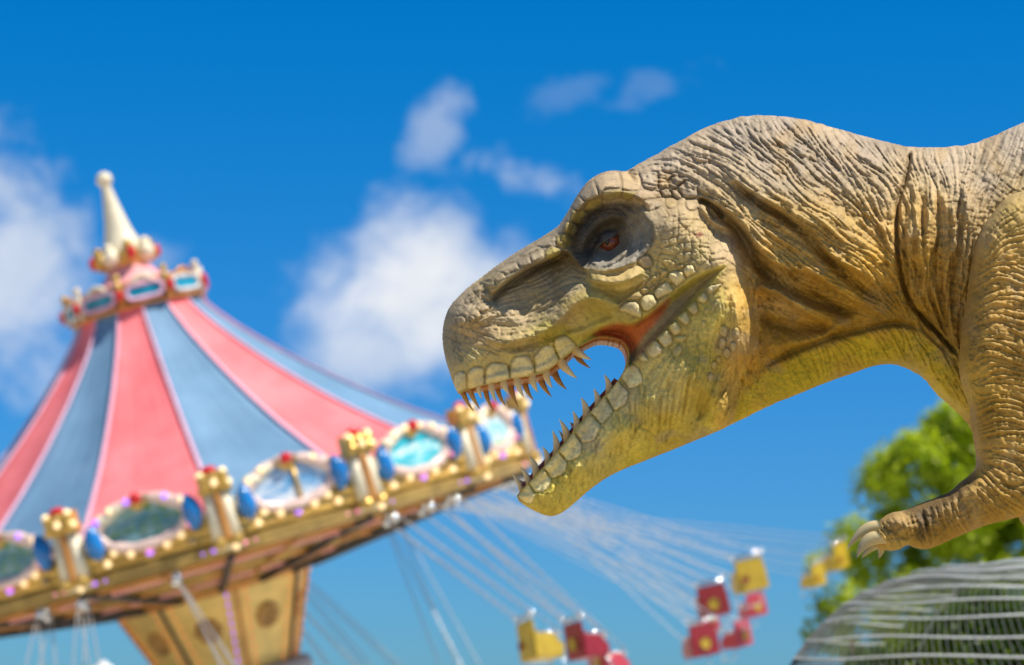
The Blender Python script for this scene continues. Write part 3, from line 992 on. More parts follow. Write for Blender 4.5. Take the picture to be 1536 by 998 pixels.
for q in ([(1384, 280), (1384, 340), (1388, 400), (1402, 460), (1428, 520)], [(1405, 280), (1408, 340), (1402, 400), (1412, 460), (1430, 520)],
          [(1432, 300), (1440, 350), (1430, 420), (1430, 490)], [(1452, 320), (1450, 380), (1442, 440), (1438, 520)], [(1360, 300), (1356, 360), (1362, 420)]):
    groove(q, 3.0, 5, 0.5)
# throat band and tendon
fold([(1136, 562), (1180, 540), (1240, 516), (1290, 503), (1340, 493), (1376, 500), (1400, 520)], 5, 16, 7, 0.2)
groove([(1140, 554), (1180, 533), (1240, 509), (1290, 496), (1340, 486), (1380, 492)], 5, 8, 0.4)
fold([(1150, 522), (1190, 514), (1224, 508), (1255, 490), (1282, 474), (1302, 458)], 9, 7, 6, 0.3)
groove([(1350, 494), (1356, 510), (1356, 530), (1360, 545)], 1.4, 2.5, 0.6)
# forearm: wrist, muscle line
fold([(1392, 780), (1410, 770), (1432, 752), (1462, 734), (1500, 728)], 14, 10, 5, 0.3)
groove([(1380, 766), (1388, 785), (1394, 806), (1396, 820)], 3.2, 6, 0.6)
groove([(1392, 772), (1400, 790), (1404, 812)], 2.2, 4, 0.5)
fold([(1330, 784), (1346, 782), (1362, 790), (1370, 804)], 9, 7, 9, 0.3)
groove([(1322, 790), (1336, 796), (1352, 806), (1366, 808)], 2.6, 6, 0.6)
groove([(1498, 724), (1520, 730), (1548, 722)], 3, 5, 0.5)
hand = area([(1310, 800), (1325, 775), (1350, 768), (1378, 775), (1384, 815), (1350, 826), (1320, 824)], 6)
REL += hand * (5 * (puff(noise_map(3.4, 61), 1.0) - 0.6) + 2 * sstep(0, 0.3, V2))
CREASE = np.maximum(CREASE, hand * 0.5 * sstep(0.25, 0, puff(noise_map(3.4, 61), 1.0)))

# grain everywhere
REL += 0.35 * noise_map(1.0, 71) + 0.5 * noise_map(2.2, 72) * (1 - cleft)

# ---- colours (the paint of the figure, with some light and shade painted in)
CC = [(690, 460, (0.34, 0.30, 0.24)), (670, 520, (0.28, 0.27, 0.22)), (720, 500, (0.46, 0.36, 0.22)), (715, 545, (0.52, 0.47, 0.24)), (780, 385, (0.36, 0.32, 0.26)),
      (830, 350, (0.36, 0.32, 0.26)), (760, 500, (0.46, 0.38, 0.22)), (850, 470, (0.46, 0.38, 0.18)), (840, 510, (0.54, 0.49, 0.10)), (780, 540, (0.56, 0.50, 0.22)),
      (900, 480, (0.44, 0.40, 0.12)), (920, 262, (0.44, 0.36, 0.25)), (980, 270, (0.40, 0.34, 0.26)), (1010, 310, (0.43, 0.35, 0.23)), (1050, 345, (0.47, 0.38, 0.22)),
      (1040, 385, (0.50, 0.43, 0.22)), (1090, 375, (0.50, 0.40, 0.27)), (1000, 420, (0.52, 0.44, 0.19)), (1122, 450, (0.55, 0.36, 0.10)), (1125, 520, (0.55, 0.36, 0.09)),
      (1070, 470, (0.52, 0.46, 0.12)), (1060, 540, (0.40, 0.34, 0.065)), (1000, 580, (0.56, 0.51, 0.19)), (1050, 600, (0.36, 0.29, 0.05)), (1000, 650, (0.46, 0.38, 0.055)),
      (930, 660, (0.54, 0.47, 0.10)), (900, 650, (0.58, 0.54, 0.22)), (850, 740, (0.54, 0.47, 0.085)), (960, 690, (0.56, 0.50, 0.07)), (1080, 640, (0.56, 0.50, 0.07)),  # brighter yellow at the jaw's bottom edge paints in ground bounce
      (1000, 235, (0.40, 0.35, 0.28)), (1100, 190, (0.40, 0.36, 0.30)), (1180, 190, (0.42, 0.37, 0.30)), (1300, 220, (0.42, 0.36, 0.28)), (1420, 232, (0.43, 0.37, 0.28)),
      (1530, 200, (0.40, 0.36, 0.30)), (1060, 250, (0.43, 0.36, 0.26)), (1150, 250, (0.43, 0.37, 0.28)), (1250, 270, (0.44, 0.37, 0.27)), (1330, 300, (0.47, 0.38, 0.24)),
      (1100, 300, (0.44, 0.36, 0.22)), (1180, 330, (0.46, 0.36, 0.17)), (1260, 350, (0.47, 0.36, 0.16)), (1320, 400, (0.52, 0.37, 0.11)), (1280, 420, (0.48, 0.34, 0.08)),
      (1180, 390, (0.46, 0.36, 0.16)), (1220, 430, (0.44, 0.31, 0.08)), (1180, 450, (0.48, 0.39, 0.22)), (1230, 475, (0.44, 0.32, 0.09)), (1160, 510, (0.36, 0.27, 0.04)),
      (1270, 490, (0.36, 0.25, 0.035)), (1330, 470, (0.38, 0.26, 0.04)), (1200, 560, (0.42, 0.40, 0.03)), (1300, 525, (0.42, 0.40, 0.03)), (1400, 560, (0.42, 0.37, 0.06)),
      (1440, 610, (0.42, 0.36, 0.07)), (1370, 330, (0.48, 0.37, 0.18)), (1390, 400, (0.46, 0.33, 0.10)), (1400, 470, (0.38, 0.27, 0.06)), (1450, 350, (0.42, 0.35, 0.24)),
      (1470, 280, (0.44, 0.37, 0.27)), (1440, 450, (0.38, 0.29, 0.12)), (1455, 500, (0.40, 0.30, 0.11)), (1530, 330, (0.48, 0.38, 0.16)), (1500, 400, (0.48, 0.36, 0.15)),
      (1500, 480, (0.47, 0.34, 0.14)), (1520, 560, (0.42, 0.30, 0.10)), (1480, 620, (0.34, 0.24, 0.06)), (1540, 640, (0.42, 0.31, 0.11)), (1500, 700, (0.45, 0.34, 0.15)),
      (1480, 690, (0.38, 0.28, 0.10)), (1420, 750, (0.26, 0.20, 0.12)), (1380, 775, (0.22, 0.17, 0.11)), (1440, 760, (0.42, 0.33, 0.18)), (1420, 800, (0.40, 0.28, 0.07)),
      (1500, 770, (0.44, 0.32, 0.09)), (1345, 785, (0.36, 0.29, 0.20)), (1325, 808, (0.46, 0.37, 0.17)), (1380, 810, (0.38, 0.28, 0.09)), (1350, 815, (0.44, 0.38, 0.16))]
COLR = [up8(lambda X, Y, k=k: idw(X, Y, [(c[0], c[1], c[2][k]) for c in CC], 3.0)) for k in range(3)]
COLR = np.stack(COLR, -1).astype(F4)


def paint(mask, rgb, amt=1.0):
    global COLR
    m = (mask * amt)[..., None]
    COLR = COLR * (1 - m) + np.array(rgb, F4) * m


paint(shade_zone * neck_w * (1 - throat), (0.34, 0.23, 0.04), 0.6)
paint(throat * neck_w * sstep(1460, 1400, GX), (0.50, 0.48, 0.06), 0.7)
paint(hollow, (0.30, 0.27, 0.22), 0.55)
paint(area([(1128, 378), (1142, 400), (1170, 428), (1210, 448), (1262, 466), (1240, 470), (1196, 452), (1160, 436), (1140, 432), (1134, 410)], 6), (0.18, 0.13, 0.045), 0.55)  # shade under the neck fold, painted into the skin colour
paint(area([(1140, 468), (1160, 486), (1200, 496), (1250, 494), (1210, 506), (1160, 512), (1142, 540), (1140, 500)], 8), (0.20, 0.14, 0.04), 0.5)  # painted shade in the gap behind the cheek, below the second fold
paint(strip * sstep(400, 450, GY), (0.62, 0.42, 0.13), 0.6)
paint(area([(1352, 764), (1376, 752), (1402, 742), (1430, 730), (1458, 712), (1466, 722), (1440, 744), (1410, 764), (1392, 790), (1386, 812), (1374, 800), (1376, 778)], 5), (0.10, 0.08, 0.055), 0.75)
paint(area([(742, 455), (760, 440), (800, 450), (795, 485), (765, 482)], 8), (0.46, 0.38, 0.26), 0.6)  # sunlit front of the hollow, painted lighter
for (p, m, tone) in PLATES:
    mm = (m * 0.75)[..., None]
    COLR[p.s] = COLR[p.s] * (1 - mm) + np.array(tone, F4) * mm
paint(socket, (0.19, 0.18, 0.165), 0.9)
paint(area([(868, 402), (856, 376), (866, 340), (884, 318), (915, 306), (940, 318), (932, 350), (900, 372), (884, 398)], 8), (0.035, 0.03, 0.026), 0.75)  # shade under the brow painted into the socket
paint(area([(888, 398), (896, 384), (915, 392), (940, 376), (950, 352), (962, 330), (978, 345), (970, 376), (945, 396), (915, 404)], 6), (0.34, 0.34, 0.33), 0.75)  # lit rear and lower part of the socket painted a lighter grey
paint(area([(884, 409), (905, 405), (930, 403), (958, 395), (966, 403), (950, 416), (925, 424), (900, 420)], 3), (0.50, 0.40, 0.20), 0.8)
mem = area([(890, 505), (903, 492), (925, 485), (948, 487), (966, 478), (990, 458), (1005, 447), (1000, 462), (985, 483), (965, 505), (948, 530), (942, 522), (930, 512), (912, 506)], 5)
paint(cleft, (0.50, 0.47, 0.09), 0.8)
paint(area([(1085, 404), (1066, 420), (1040, 448), (1010, 480), (985, 508), (960, 536), (945, 548), (944, 530), (965, 500), (990, 470), (1030, 436), (1065, 412)], 4), (0.27, 0.24, 0.20), 0.8)
paint(mem, (0.50, 0.13, 0.05), 0.92)
paint(area([(1042, 352), (1050, 348), (1056, 352), (1048, 356)], 2), (0.22, 0.05, 0.02), 0.8)
blotch = noise_map(9, 81) * 0.5 + noise_map(22, 82) * 0.5
COLR = COLR * (1 + 0.10 * np.clip(blotch, -2, 2) + 0.05 * np.clip(noise_map(2.0, 83), -2, 2))[..., None]
# warmer stain here and there
paint(sstep(0.5, 1.8, noise_map(12, 84)) * (1 - socket) * neck_w, (0.50, 0.34, 0.12), 0.35)
paint(sstep(0.6, 1.8, noise_map(10, 85)) * (1 - socket), (0.34, 0.31, 0.27), 0.35)
# dark wash in the skin's cut lines, with crease shade painted in
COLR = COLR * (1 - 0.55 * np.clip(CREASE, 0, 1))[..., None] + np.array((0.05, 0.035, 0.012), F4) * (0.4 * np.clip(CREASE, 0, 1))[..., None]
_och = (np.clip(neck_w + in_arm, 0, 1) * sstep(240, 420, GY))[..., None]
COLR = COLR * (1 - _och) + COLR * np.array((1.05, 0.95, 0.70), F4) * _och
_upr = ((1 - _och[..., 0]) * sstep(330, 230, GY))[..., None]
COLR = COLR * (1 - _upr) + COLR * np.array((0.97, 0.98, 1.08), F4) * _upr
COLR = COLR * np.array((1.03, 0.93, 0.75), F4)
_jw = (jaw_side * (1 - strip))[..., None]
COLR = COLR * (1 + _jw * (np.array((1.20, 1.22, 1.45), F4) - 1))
COLR = np.clip(COLR, 0.01, 0.9)


# ------------------------------------------------------------------ turning a half-width field into a solid
def skin_material():
    m = bpy.data.materials.new('painted_skin')
    m.use_nodes = True
    t = NT(m.node_tree)
    b = t.n['Principled BSDF']
    at_ = t.new('ShaderNodeAttribute', attribute_name='Col')
    tc = t.new('ShaderNodeTexCoord')
    n = t.noise(tc.outputs['Object'], 90, 4, 0.6)
    n2 = t.noise(tc.outputs['Object'], 11, 4, 0.6)
    hs = t.new('ShaderNodeHueSaturation')
    t.l.new(at_.outputs['Color'], hs.inputs['Color'])
    t.put(hs.inputs['Value'], t.math('MULTIPLY', t.smooth(n.outputs[0], 0.25, 0.75, 0.86, 1.12), t.smooth(n2.outputs[0], 0.25, 0.75, 0.9, 1.1)))
    t.l.new(hs.outputs[0], b.inputs['Base Color'])
    t.put(b.inputs['Roughness'], t.smooth(n2.outputs[0], 0.3, 0.7, 0.55, 0.75))
    b.inputs['Specular IOR Level'].default_value = 0.3
    bp = t.new('ShaderNodeBump')
    bp.inputs['Strength'].default_value = 0.5
    bp.inputs['Distance'].default_value = 0.003
    t.l.new(n.outputs[0], bp.inputs['Height'])
    t.l.new(bp.outputs[0], b.inputs['Normal'])
    return m


SKIN = skin_material()
MOUTHM = vary(material('mouth_lining', (0.42, 0.14, 0.018), 0.45), 14, 0.3, bump=0.4)
GUM_RED = vary(material('gum_red', (0.20, 0.045, 0.03), 0.4), 14, 0.3, bump=0.4)


def grid_lines(segs):
    out = []
    for a, b, s in segs:
        out.append(np.arange(a, b, s))
    return np.concatenate(out)


def solid(name, outline, wfun, yc, xs, ys, colfun, parent, rim=None, detail=True):
    """a body symmetrical about the plane y = yc: outline and half width are given in photograph pixels"""
    X, Y = np.meshgrid(xs, ys)
    h, w = X.shape
    stx = np.gradient(xs)[None, :] + 0 * X
    sty = np.gradient(ys)[:, None] + 0 * X
    st = np.maximum(stx, sty)
    sd = sdist(X, Y, outline)
    keep = sd > -0.72 * st
    snap = keep & (sd < 0.42 * st)
    idx = -np.ones(X.shape, int)
    quad = keep[:-1, :-1] & keep[1:, :-1] & keep[:-1, 1:] & keep[1:, 1:]
    centre = inside((X[:-1, :-1] + X[1:, 1:]) / 2, (Y[:-1, :-1] + Y[1:, 1:]) / 2, outline)
    quad &= centre
    used = np.zeros(X.shape, bool)
    for a, b in ((slice(None, -1), slice(None, -1)), (slice(1, None), slice(None, -1)), (slice(None, -1), slice(1, None)), (slice(1, None), slice(1, None))):
        used[a, b] |= quad
    idx[used] = np.arange(used.sum())
    px, py = X[used].copy(), Y[used].copy()
    sn = snap[used]
    # snap the rim to the outline
    P = np.asarray(outline, float)
    A, B = P, np.roll(P, -1, 0)
    qx, qy = px[sn], py[sn]
    best = np.full(qx.shape, 1e12)
    bx, by = qx.copy(), qy.copy()
    for i in range(len(A)):
        e = B[i] - A[i]
        L2_ = e @ e
        if L2_ < 1e-9:
            continue
        t = np.clip(((qx - A[i][0]) * e[0] + (qy - A[i][1]) * e[1]) / L2_, 0, 1)
        cx, cy = A[i][0] + t * e[0], A[i][1] + t * e[1]
        dd = (qx - cx) ** 2 + (qy - cy) ** 2
        m = dd < best
        best = np.where(m, dd, best)
        bx = np.where(m, cx, bx)
        by = np.where(m, cy, by)
    px[sn], py[sn] = bx, by
    W = wfun(px, py)
    pxs = D / FPX                      # metres per photograph pixel
    Wm = W * pxs
    fx, fy, fz = at(px, py, yc - Wm)
    near = np.stack([fx, fy, fz], -1)
    far = np.stack([fx, 2 * yc - fy, fz], -1)
    n = len(px)
    V = np.vstack([near, far])
    j, i = np.nonzero(quad)
    a, b, c, d = idx[j, i], idx[j, i + 1], idx[j + 1, i + 1], idx[j + 1, i]
    q1 = np.stack([a, d, c, b], -1)
    q2 = np.stack([a, b, c, d], -1) + n
    # rim: edges used once
    ed = np.concatenate([np.stack([a, b], -1), np.stack([b, c], -1), np.stack([c, d], -1), np.stack([d, a], -1)])
    key = np.sort(ed, 1)
    k = key[:, 0].astype(np.int64) * (n + 1) + key[:, 1]
    _, inv, cnt = np.unique(k, return_inverse=True, return_counts=True)
    re = ed[cnt[inv] == 1]
    q3 = np.stack([re[:, 0], re[:, 1], re[:, 1] + n, re[:, 0] + n], -1)
    FQ = np.vstack([q1, q2, q3]).astype(np.int32)
    me = bpy.data.meshes.new(name)
    me.vertices.add(len(V))
    me.vertices.foreach_set('co', V.astype(F4).ravel())
    me.loops.add(FQ.size)
    me.loops.foreach_set('vertex_index', FQ.ravel())
    me.polygons.add(len(FQ))
    me.polygons.foreach_set('loop_start', np.arange(0, FQ.size, 4, dtype=np.int32))
    try:
        me.polygons.foreach_set('loop_total', np.full(len(FQ), 4, np.int32))
    except Exception:
        pass
    me.update(calc_edges=True)
    me.validate()
    me.materials.append(SKIN)
    mi = np.zeros(len(FQ), np.int32)
    if rim is not None:
        me.materials.append(MOUTHM)
        mx = (px[re[:, 0]] + px[re[:, 1]]) / 2
        my = (py[re[:, 0]] + py[re[:, 1]]) / 2
        mi[len(q1) + len(q2):] = rim(mx, my)
    if len(me.polygons) == len(FQ):
        me.polygons.foreach_set('material_index', mi)
        me.polygons.foreach_set('use_smooth', np.ones(len(FQ), bool))
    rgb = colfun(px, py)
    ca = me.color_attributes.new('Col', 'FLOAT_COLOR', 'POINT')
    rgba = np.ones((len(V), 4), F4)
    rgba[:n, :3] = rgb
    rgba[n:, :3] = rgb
    if len(me.vertices) == len(V):
        ca.data.foreach_set('color', rgba.ravel())
    me.update()
    o = bpy.data.objects.new(name, me)
    COL.objects.link(o)
    o.parent = parent
    return o


def rel_at(px, py):
    v = bil(REL, px - RX0, py - RY0)
    fade = sstep(1580, 1548, px) * sstep(985, 960, py)
    far = 3.0 * (np.sin(px * 0.21 + 2 * np.sin(py * 0.03)) * 0.5) * sstep(1548, 1600, px)
    return v * fade + far


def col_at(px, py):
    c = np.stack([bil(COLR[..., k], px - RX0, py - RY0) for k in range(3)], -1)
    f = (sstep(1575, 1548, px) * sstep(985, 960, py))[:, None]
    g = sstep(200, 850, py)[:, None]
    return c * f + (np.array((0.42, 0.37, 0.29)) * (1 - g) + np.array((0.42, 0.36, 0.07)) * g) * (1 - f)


BASE_R = BASE


def dino_w(px, py):
    w = base_w(px, py)
    rel = rel_at(px, py)
    # no relief on the arm's footprint of the chest (the arm carries it), and none at the very edge
    if True:
        da = bil(d_arm.astype(F4), px - RX0, py - RY0)
        rel = np.where((px < 1575) & (da > 3), 0.0, rel)
    edge = np.clip(w / 40.0, 0.12, 1)
    mm = px < 960
    if mm.any():
        dm = seg_dist(px[mm], py[mm], MOUTH_C, False)
        edge[mm] *= 0.1 + 0.9 * sstep(0, 7, dm)
    return np.maximum(w + rel * edge, 0.5)


DINO = empty('dinosaur_statue', (5.0, D, 0.0), 'life-size roaring tyrannosaur figure with grey-brown back, yellow-olive jaw and open toothy mouth', 'dinosaur statue')


def par(o):
    o.parent = DINO
    o.matrix_parent_inverse = Matrix.Translation(DINO.location).inverted()
    return o


def mouth_rim(mx, my):
    d = seg_dist(mx, my, MOUTH_C, False)
    return ((d < 3) & (mx < 950)).astype(np.int32)


# a faintly bumpy outline on the neck
_k = np.arange(len(SIL))
_wob = np.random.default_rng(5).standard_normal(len(SIL)) * 0.55
SILJ = SIL.copy()
_m = (SIL[:, 0] > 950) & (SIL[:, 0] < 1560)
SILJ[_m, 1] += _wob[_m]
XS = grid_lines([(660, 1545, FINE), (1545, 1700, 5), (1700, 3612, 14)])
YS = grid_lines([(136, 790, FINE), (790, 965, 5)])
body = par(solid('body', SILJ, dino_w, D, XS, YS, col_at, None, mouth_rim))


# arm
ARM_W = [(1536, 330, 62), (1500, 400, 60), (1500, 500, 60), (1500, 600, 52), (1500, 690, 46), (1550, 500, 66), (1570, 700, 52), (1440, 765, 36), (1400, 785, 32), (1370, 795, 30), (1340, 800, 30), (1480, 750, 42)]


def arm_w(px, py):
    d = sdist(px, py, ARM_C)
    w = idw(px, py, ARM_W) * quarter(d / 42.0)
    rel = np.where(d > 0, rel_at(px, py), 0)
    return np.maximum(w + rel * np.clip(w / 30, 0.1, 1) * 0.8, 0.5)


ARM_Y = D - 0.40
AXS = grid_lines([(1300, 1560, FINE), (1560, 1630, 5)])
AYS = grid_lines([(280, 832, FINE)])


def unspread(fn, yc):
    return fn


arm = par(solid('arm', ARM_C, arm_w, ARM_Y, AXS, AYS, col_at, None))
# the far arm is held back, against the flank
arm2 = bpy.data.objects.new('arm', arm.data)
COL.objects.link(arm2)
par(arm2)
arm2.matrix_world = Matrix.Translation((0.95, 0.80, 0.05))

# claws
CLAWM = material('claw', (0.50, 0.42, 0.25), 0.4)


def bone_material(name, tipc, basec, axis_len):
    m = bpy.data.materials.new(name)
    m.use_nodes = True
    t = NT(m.node_tree)
    b = t.n['Principled BSDF']
    a = t.new('ShaderNodeAttribute', attribute_name='Along')
    tc = t.new('ShaderNodeTexCoord')
    n = t.noise(tc.outputs['Object'], 60, 4, 0.6)
    f = t.math('ADD', a.outputs['Fac'], t.math('MULTIPLY', t.math('SUBTRACT', n.outputs[0], 0.5), 0.5), clamp=True)
    t.l.new(t.mix(t.smooth(f, 0.05, 0.75), basec, tipc), b.inputs['Base Color'])
    b.inputs['Roughness'].default_value = 0.42
    bp = t.new('ShaderNodeBump')
    bp.inputs['Strength'].default_value = 0.3
    bp.inputs['Distance'].default_value = 0.003
    t.l.new(n.outputs[0], bp.inputs['Height'])
    t.l.new(bp.outputs[0], b.inputs['Normal'])
    return m


TOOTH_NEAR = bone_material('tooth_bone', (0.74, 0.59, 0.31), (0.58, 0.36, 0.12), 1)
TOOTH_FAR = bone_material('tooth_shaded', (0.50, 0.31, 0.09), (0.38, 0.16, 0.03), 1)  # darker copy for the far row, its shade put into the colour
CLAWM = bone_material('claw_horn', (0.40, 0.34, 0.20), (0.54, 0.44, 0.22), 1)


def spike(name, base, tip, r, mat, parent, bend=Vector((0, 0, 0)), n=10, rings=9, flat=0.8):
    vs, fs, al = [], [], []
    axis = tip - base
    L = axis.length
    up = Vector((0, 1, 0))
    a = axis.cross(up)
    a.normalize()
    for i in range(rings):
        t = i / (rings - 1)
        c = base + axis * t + bend * (4 * t * (1 - t)) * 1.0
        rr = r * (1 - t ** 1.5) ** 0.9 + 0.0006
        for k in range(n):
            th = 2 * math.pi * k / n
            vs.append(c + a * math.cos(th) * rr + up * math.sin(th) * rr * flat)
            al.append(t)
    for i in range(rings - 1):
        for k in range(n):
            fs.append((i * n + k, i * n + (k + 1) % n, (i + 1) * n + (k + 1) % n, (i + 1) * n + k))
    fs.append(tuple(range(n)))
    fs.append(tuple((rings - 1) * n + k for k in range(n))[::-1])
    o = mesh_object(name, vs, fs, mat, None)
    at_ = o.data.attributes.new('Along', 'FLOAT', 'POINT')
    at_.data.foreach_set('value', al)
    if parent is None:
        par(o)
    else:
        o.parent = parent
        o.matrix_parent_inverse = parent.matrix_world.inverted()
    return o


bpy.context.view_layer.update()
PX = D / FPX
for base, tip, r, dy, bend in (((1322, 790), (1270, 826), 10.5, -0.02, (-3, -9)), ((1322, 806), (1285, 838), 11.5, -0.075, (-5, -7)), ((1328, 812), (1292, 838), 9, 0.02, (-2, -4)), ((1322, 822), (1318, 838), 5, 0.06, (1, 0))):
    b = pt(base[0], base[1], ARM_Y + dy)
    tp = pt(tip[0], tip[1], ARM_Y + dy)
    spike('claw', b, tp, r * PX, CLAWM, arm, Vector((bend[0] * PX, 0, -bend[1] * PX)), 12, 12, 0.9)

# teeth
NEAR_UP = [((370, 600), (395, 742), 5), ((488, 585), (527, 772), 6), ((602, 570), (652, 702), 6), ((728, 545), (786, 727), 7), ((872, 530), (918, 682), 7),
           ((1000, 495), (1053, 640), 7), ((1150, 405), (1287, 550), 8), ((1280, 285), (1417, 372), 8)]
FAR_UP = [((222, 670), (318, 857), 6.5), ((285, 640), (377, 838), 7), ((440, 680), (502, 852), 6), ((552, 660), (618, 808), 6), ((675, 640), (737, 818), 7), ((808, 610), (876, 752), 7),
          ((955, 565), (1047, 722), 8), ((1092, 520), (1186, 652), 8), ((1300, 350), (1408, 452), 7)]


def lip_half(p):
    _, t, _ = seg_dist(np.array([p[0]]), np.array([p[1]]), MOUTH_C, False, True)
    return float(lip_width(t[0])) * PX


for q, far in ((NEAR_UP, False), (FAR_UP, True)):
    for b, tp, r in q:
        b2, t2 = cC([b])[0], cC([tp])[0]
        w = max(lip_half(b2) - 0.012, 0.012)
        Y = D + (w if far else -w)
        if far and b[0] < 300:
            Y = D + 0.0 if b[0] < 250 else D - 0.03
        B, T = pt(b2[0], b2[1], Y), pt(t2[0], t2[1], Y)
        B = B + (B - T) * 0.22
        spike('tooth', B, T, r * (0.62 if far else 0.80) * PX * 1.15, TOOTH_FAR if far else TOOTH_NEAR, None, Vector((-0.006, 0, -0.002)))
NEAR_LOW = [((95, 765), (33, 656), 7), ((140, 720), (85, 608), 7), ((186, 645), (143, 532), 8), ((262, 575), (232, 476), 7), ((320, 500), (296, 372), 8), ((385, 415), (342, 300), 8), ((452, 355), (430, 246), 8),
            ((515, 275), (484, 156), 9), ((590, 203), (565, 100), 8), ((662, 113), (635, 8), 8)]
for b, tp, r in NEAR_LOW:
    b2, t2 = cE([b])[0], cE([tp])[0]
    w = max(lip_half(b2) - 0.022, 0.012)
    B, T = pt(b2[0], b2[1], D - w), pt(t2[0], t2[1], D - w)
    B = B + (B - T) * 0.25
    spike('tooth', B, T, r * 0.72 * PX * 1.15, TOOTH_NEAR, None, Vector((0.007, 0, 0.002)))
for b, tp, r in (((110, 735), (65, 690), 6), ((365, 440), (338, 372), 5), ((420, 340), (408, 322), 4)):
    b2, t2 = cE([b])[0], cE([tp])[0]
    w = max(lip_half(b2) - 0.03, 0.012)
    B, T = pt(b2[0], b2[1], D + w), pt(t2[0], t2[1], D + w)
    B = B + (B - T) * 0.4
    spike('tooth', B, T, r * 0.62 * PX * 1.1, TOOTH_FAR, None, Vector((0.005, 0, 0.002)))


# gums: raised bands just inside the lips
def gum(line, off, mat, inset):
    C = catmull(line, 4, False)
    T = np.gradient(C, axis=0)
    T /= np.hypot(*T.T)[:, None]
    N = np.stack([-T[:, 1], T[:, 0]], -1) * off
    vs, fs = [], []
    K = 8
    for c, nrm in zip(C, N):
        w = max(lip_half(c) - inset, 0.008)
        for k in range(K):
            th = math.pi * k / (K - 1)
            y = -math.cos(th) * w
            hgt = 1.0 if 0 < k < K - 1 else -1.5
            hgt = hgt * (1.0 if 1 < k < K - 2 or hgt < 0 else 0.9)
            # each side is worked out on its own sight line so that the band follows the lip
            q = c + nrm * hgt
            P0 = pt(q[0], q[1], D - w)
            vs.append(Vector((P0.x, D + y, P0.z)))
    n = len(C)
    for i in range(n - 1):
        for k in range(K - 1):
            fs.append((i * K + k, i * K + k + 1, (i + 1) * K + k + 1, (i + 1) * K + k))
    return par(mesh_object('gum', vs, fs, mat))


gum([(786, 731), (807, 708), (826, 687), (849, 661), (873, 631), (897, 604), (916, 583), (926, 570)], -6.0, GUM_RED, 0.02)
gum([(700, 587), (727, 578), (769, 568), (814, 560), (838, 544), (850, 535)], 3.0, MOUTHM, 0.03)

# eye
EYE_Y = D - (float(dino_w(np.array([914.0]), np.array([366.0]))[0]) * PX) + 0.012
eye_c = pt(915, 365, EYE_Y)
mb = MB()
mb.ball((0, 0, 0), 0.043, 28, 18)
eyem = bpy.data.materials.new('eyeball')
eyem.use_nodes = True
_t = NT(eyem.node_tree)
_b = _t.n['Principled BSDF']
_tc = _t.new('ShaderNodeTexCoord')
_n = _t.noise(_tc.outputs['Object'], 70, 4, 0.6)
_t.l.new(_t.mix(_t.smooth(_n.outputs[0], 0.35, 0.65), (0.17, 0.022, 0.010), (0.27, 0.075, 0.022)), _b.inputs['Base Color'])
_b.inputs['Roughness'].default_value = 0.12
eye = par(mb.build('eye', eyem, None, True))
eye.location = eye_c - DINO.location
eye.matrix_parent_inverse = Matrix()
mb = MB()
mb.ball((-0.011, -0.035, 0.002), 0.0150, 16, 10, 0, (0.7, 0.7, 1.2))
pup = mb.build('pupil', material('pupil', (0.01, 0.01, 0.01), 0.08), eye, True)

# a heavy upper lid, slanting down to the front
mb = MB()
prof_l = [(0.0485 * math.sin(a), 0.0485 * math.cos(a)) for a in np.linspace(0.02, 1.30, 9)] + [(0.0435 * math.sin(a), 0.0435 * math.cos(a)) for a in np.linspace(1.30, 1.2, 2)]
mb.lathe(prof_l, 24, Matrix.Rotation(R(6), 4, 'X') @ Matrix.Rotation(R(-30), 4, 'Y'))
lid = mb.build('eyelid', vary(material('lid_skin', (0.10, 0.095, 0.085), 0.6), 30, 0.4, bump=0.5), eye, True)

# legs, mostly out of the picture
LEG = [(1880, 420), (2060, 360), (2230, 420), (2290, 560), (2260, 760), (2190, 950), (2230, 1120), (2300, 1280), (2270, 1460), (2220, 1640), (2230, 1760), (2200, 1846),
       (2000, 1846), (1940, 1800), (2040, 1720), (2130, 1640), (2150, 1460), (2130, 1320), (2040, 1180), (1960, 1020), (1880, 800), (1840, 600)]
LEG_C = catmull(LEG, 3, True)


def leg_w(px, py):
    d = sdist(px, py, LEG_C)
    return np.maximum(np.interp(py, [360, 700, 1000, 1300, 1700, 1846], [110, 120, 90, 60, 50, 70]) * quarter(d / 70.0), 0.6)


LXS = grid_lines([(1830, 2310, 10)])
LYS = grid_lines([(350, 1852, 10)])
leg = par(solid('leg', LEG_C, leg_w, D - 0.5, LXS, LYS, col_at, None))
leg2 = bpy.data.objects.new('leg', leg.data)
COL.objects.link(leg2)
par(leg2)
leg2.matrix_world = Matrix.Translation((-0.35, 1.0, 0))
# ------------------------------------------------------------------ the swing ride
RY = 45.0
U = 1.046 * RY / FPX / math.cos(PITCH)                      # metres per photograph pixel at the ride
RC = pt(310, 844.5, RY)
RZ = Vector((-0.265, -0.094, 0.9597)).normalized()
RXV = (Vector((1, 0, 0)) - RZ * RZ.x).normalized()
RYV = RZ.cross(RXV)
RM = Matrix((RXV, RYV, RZ)).transposed().to_4x4()
RM.translation = RC

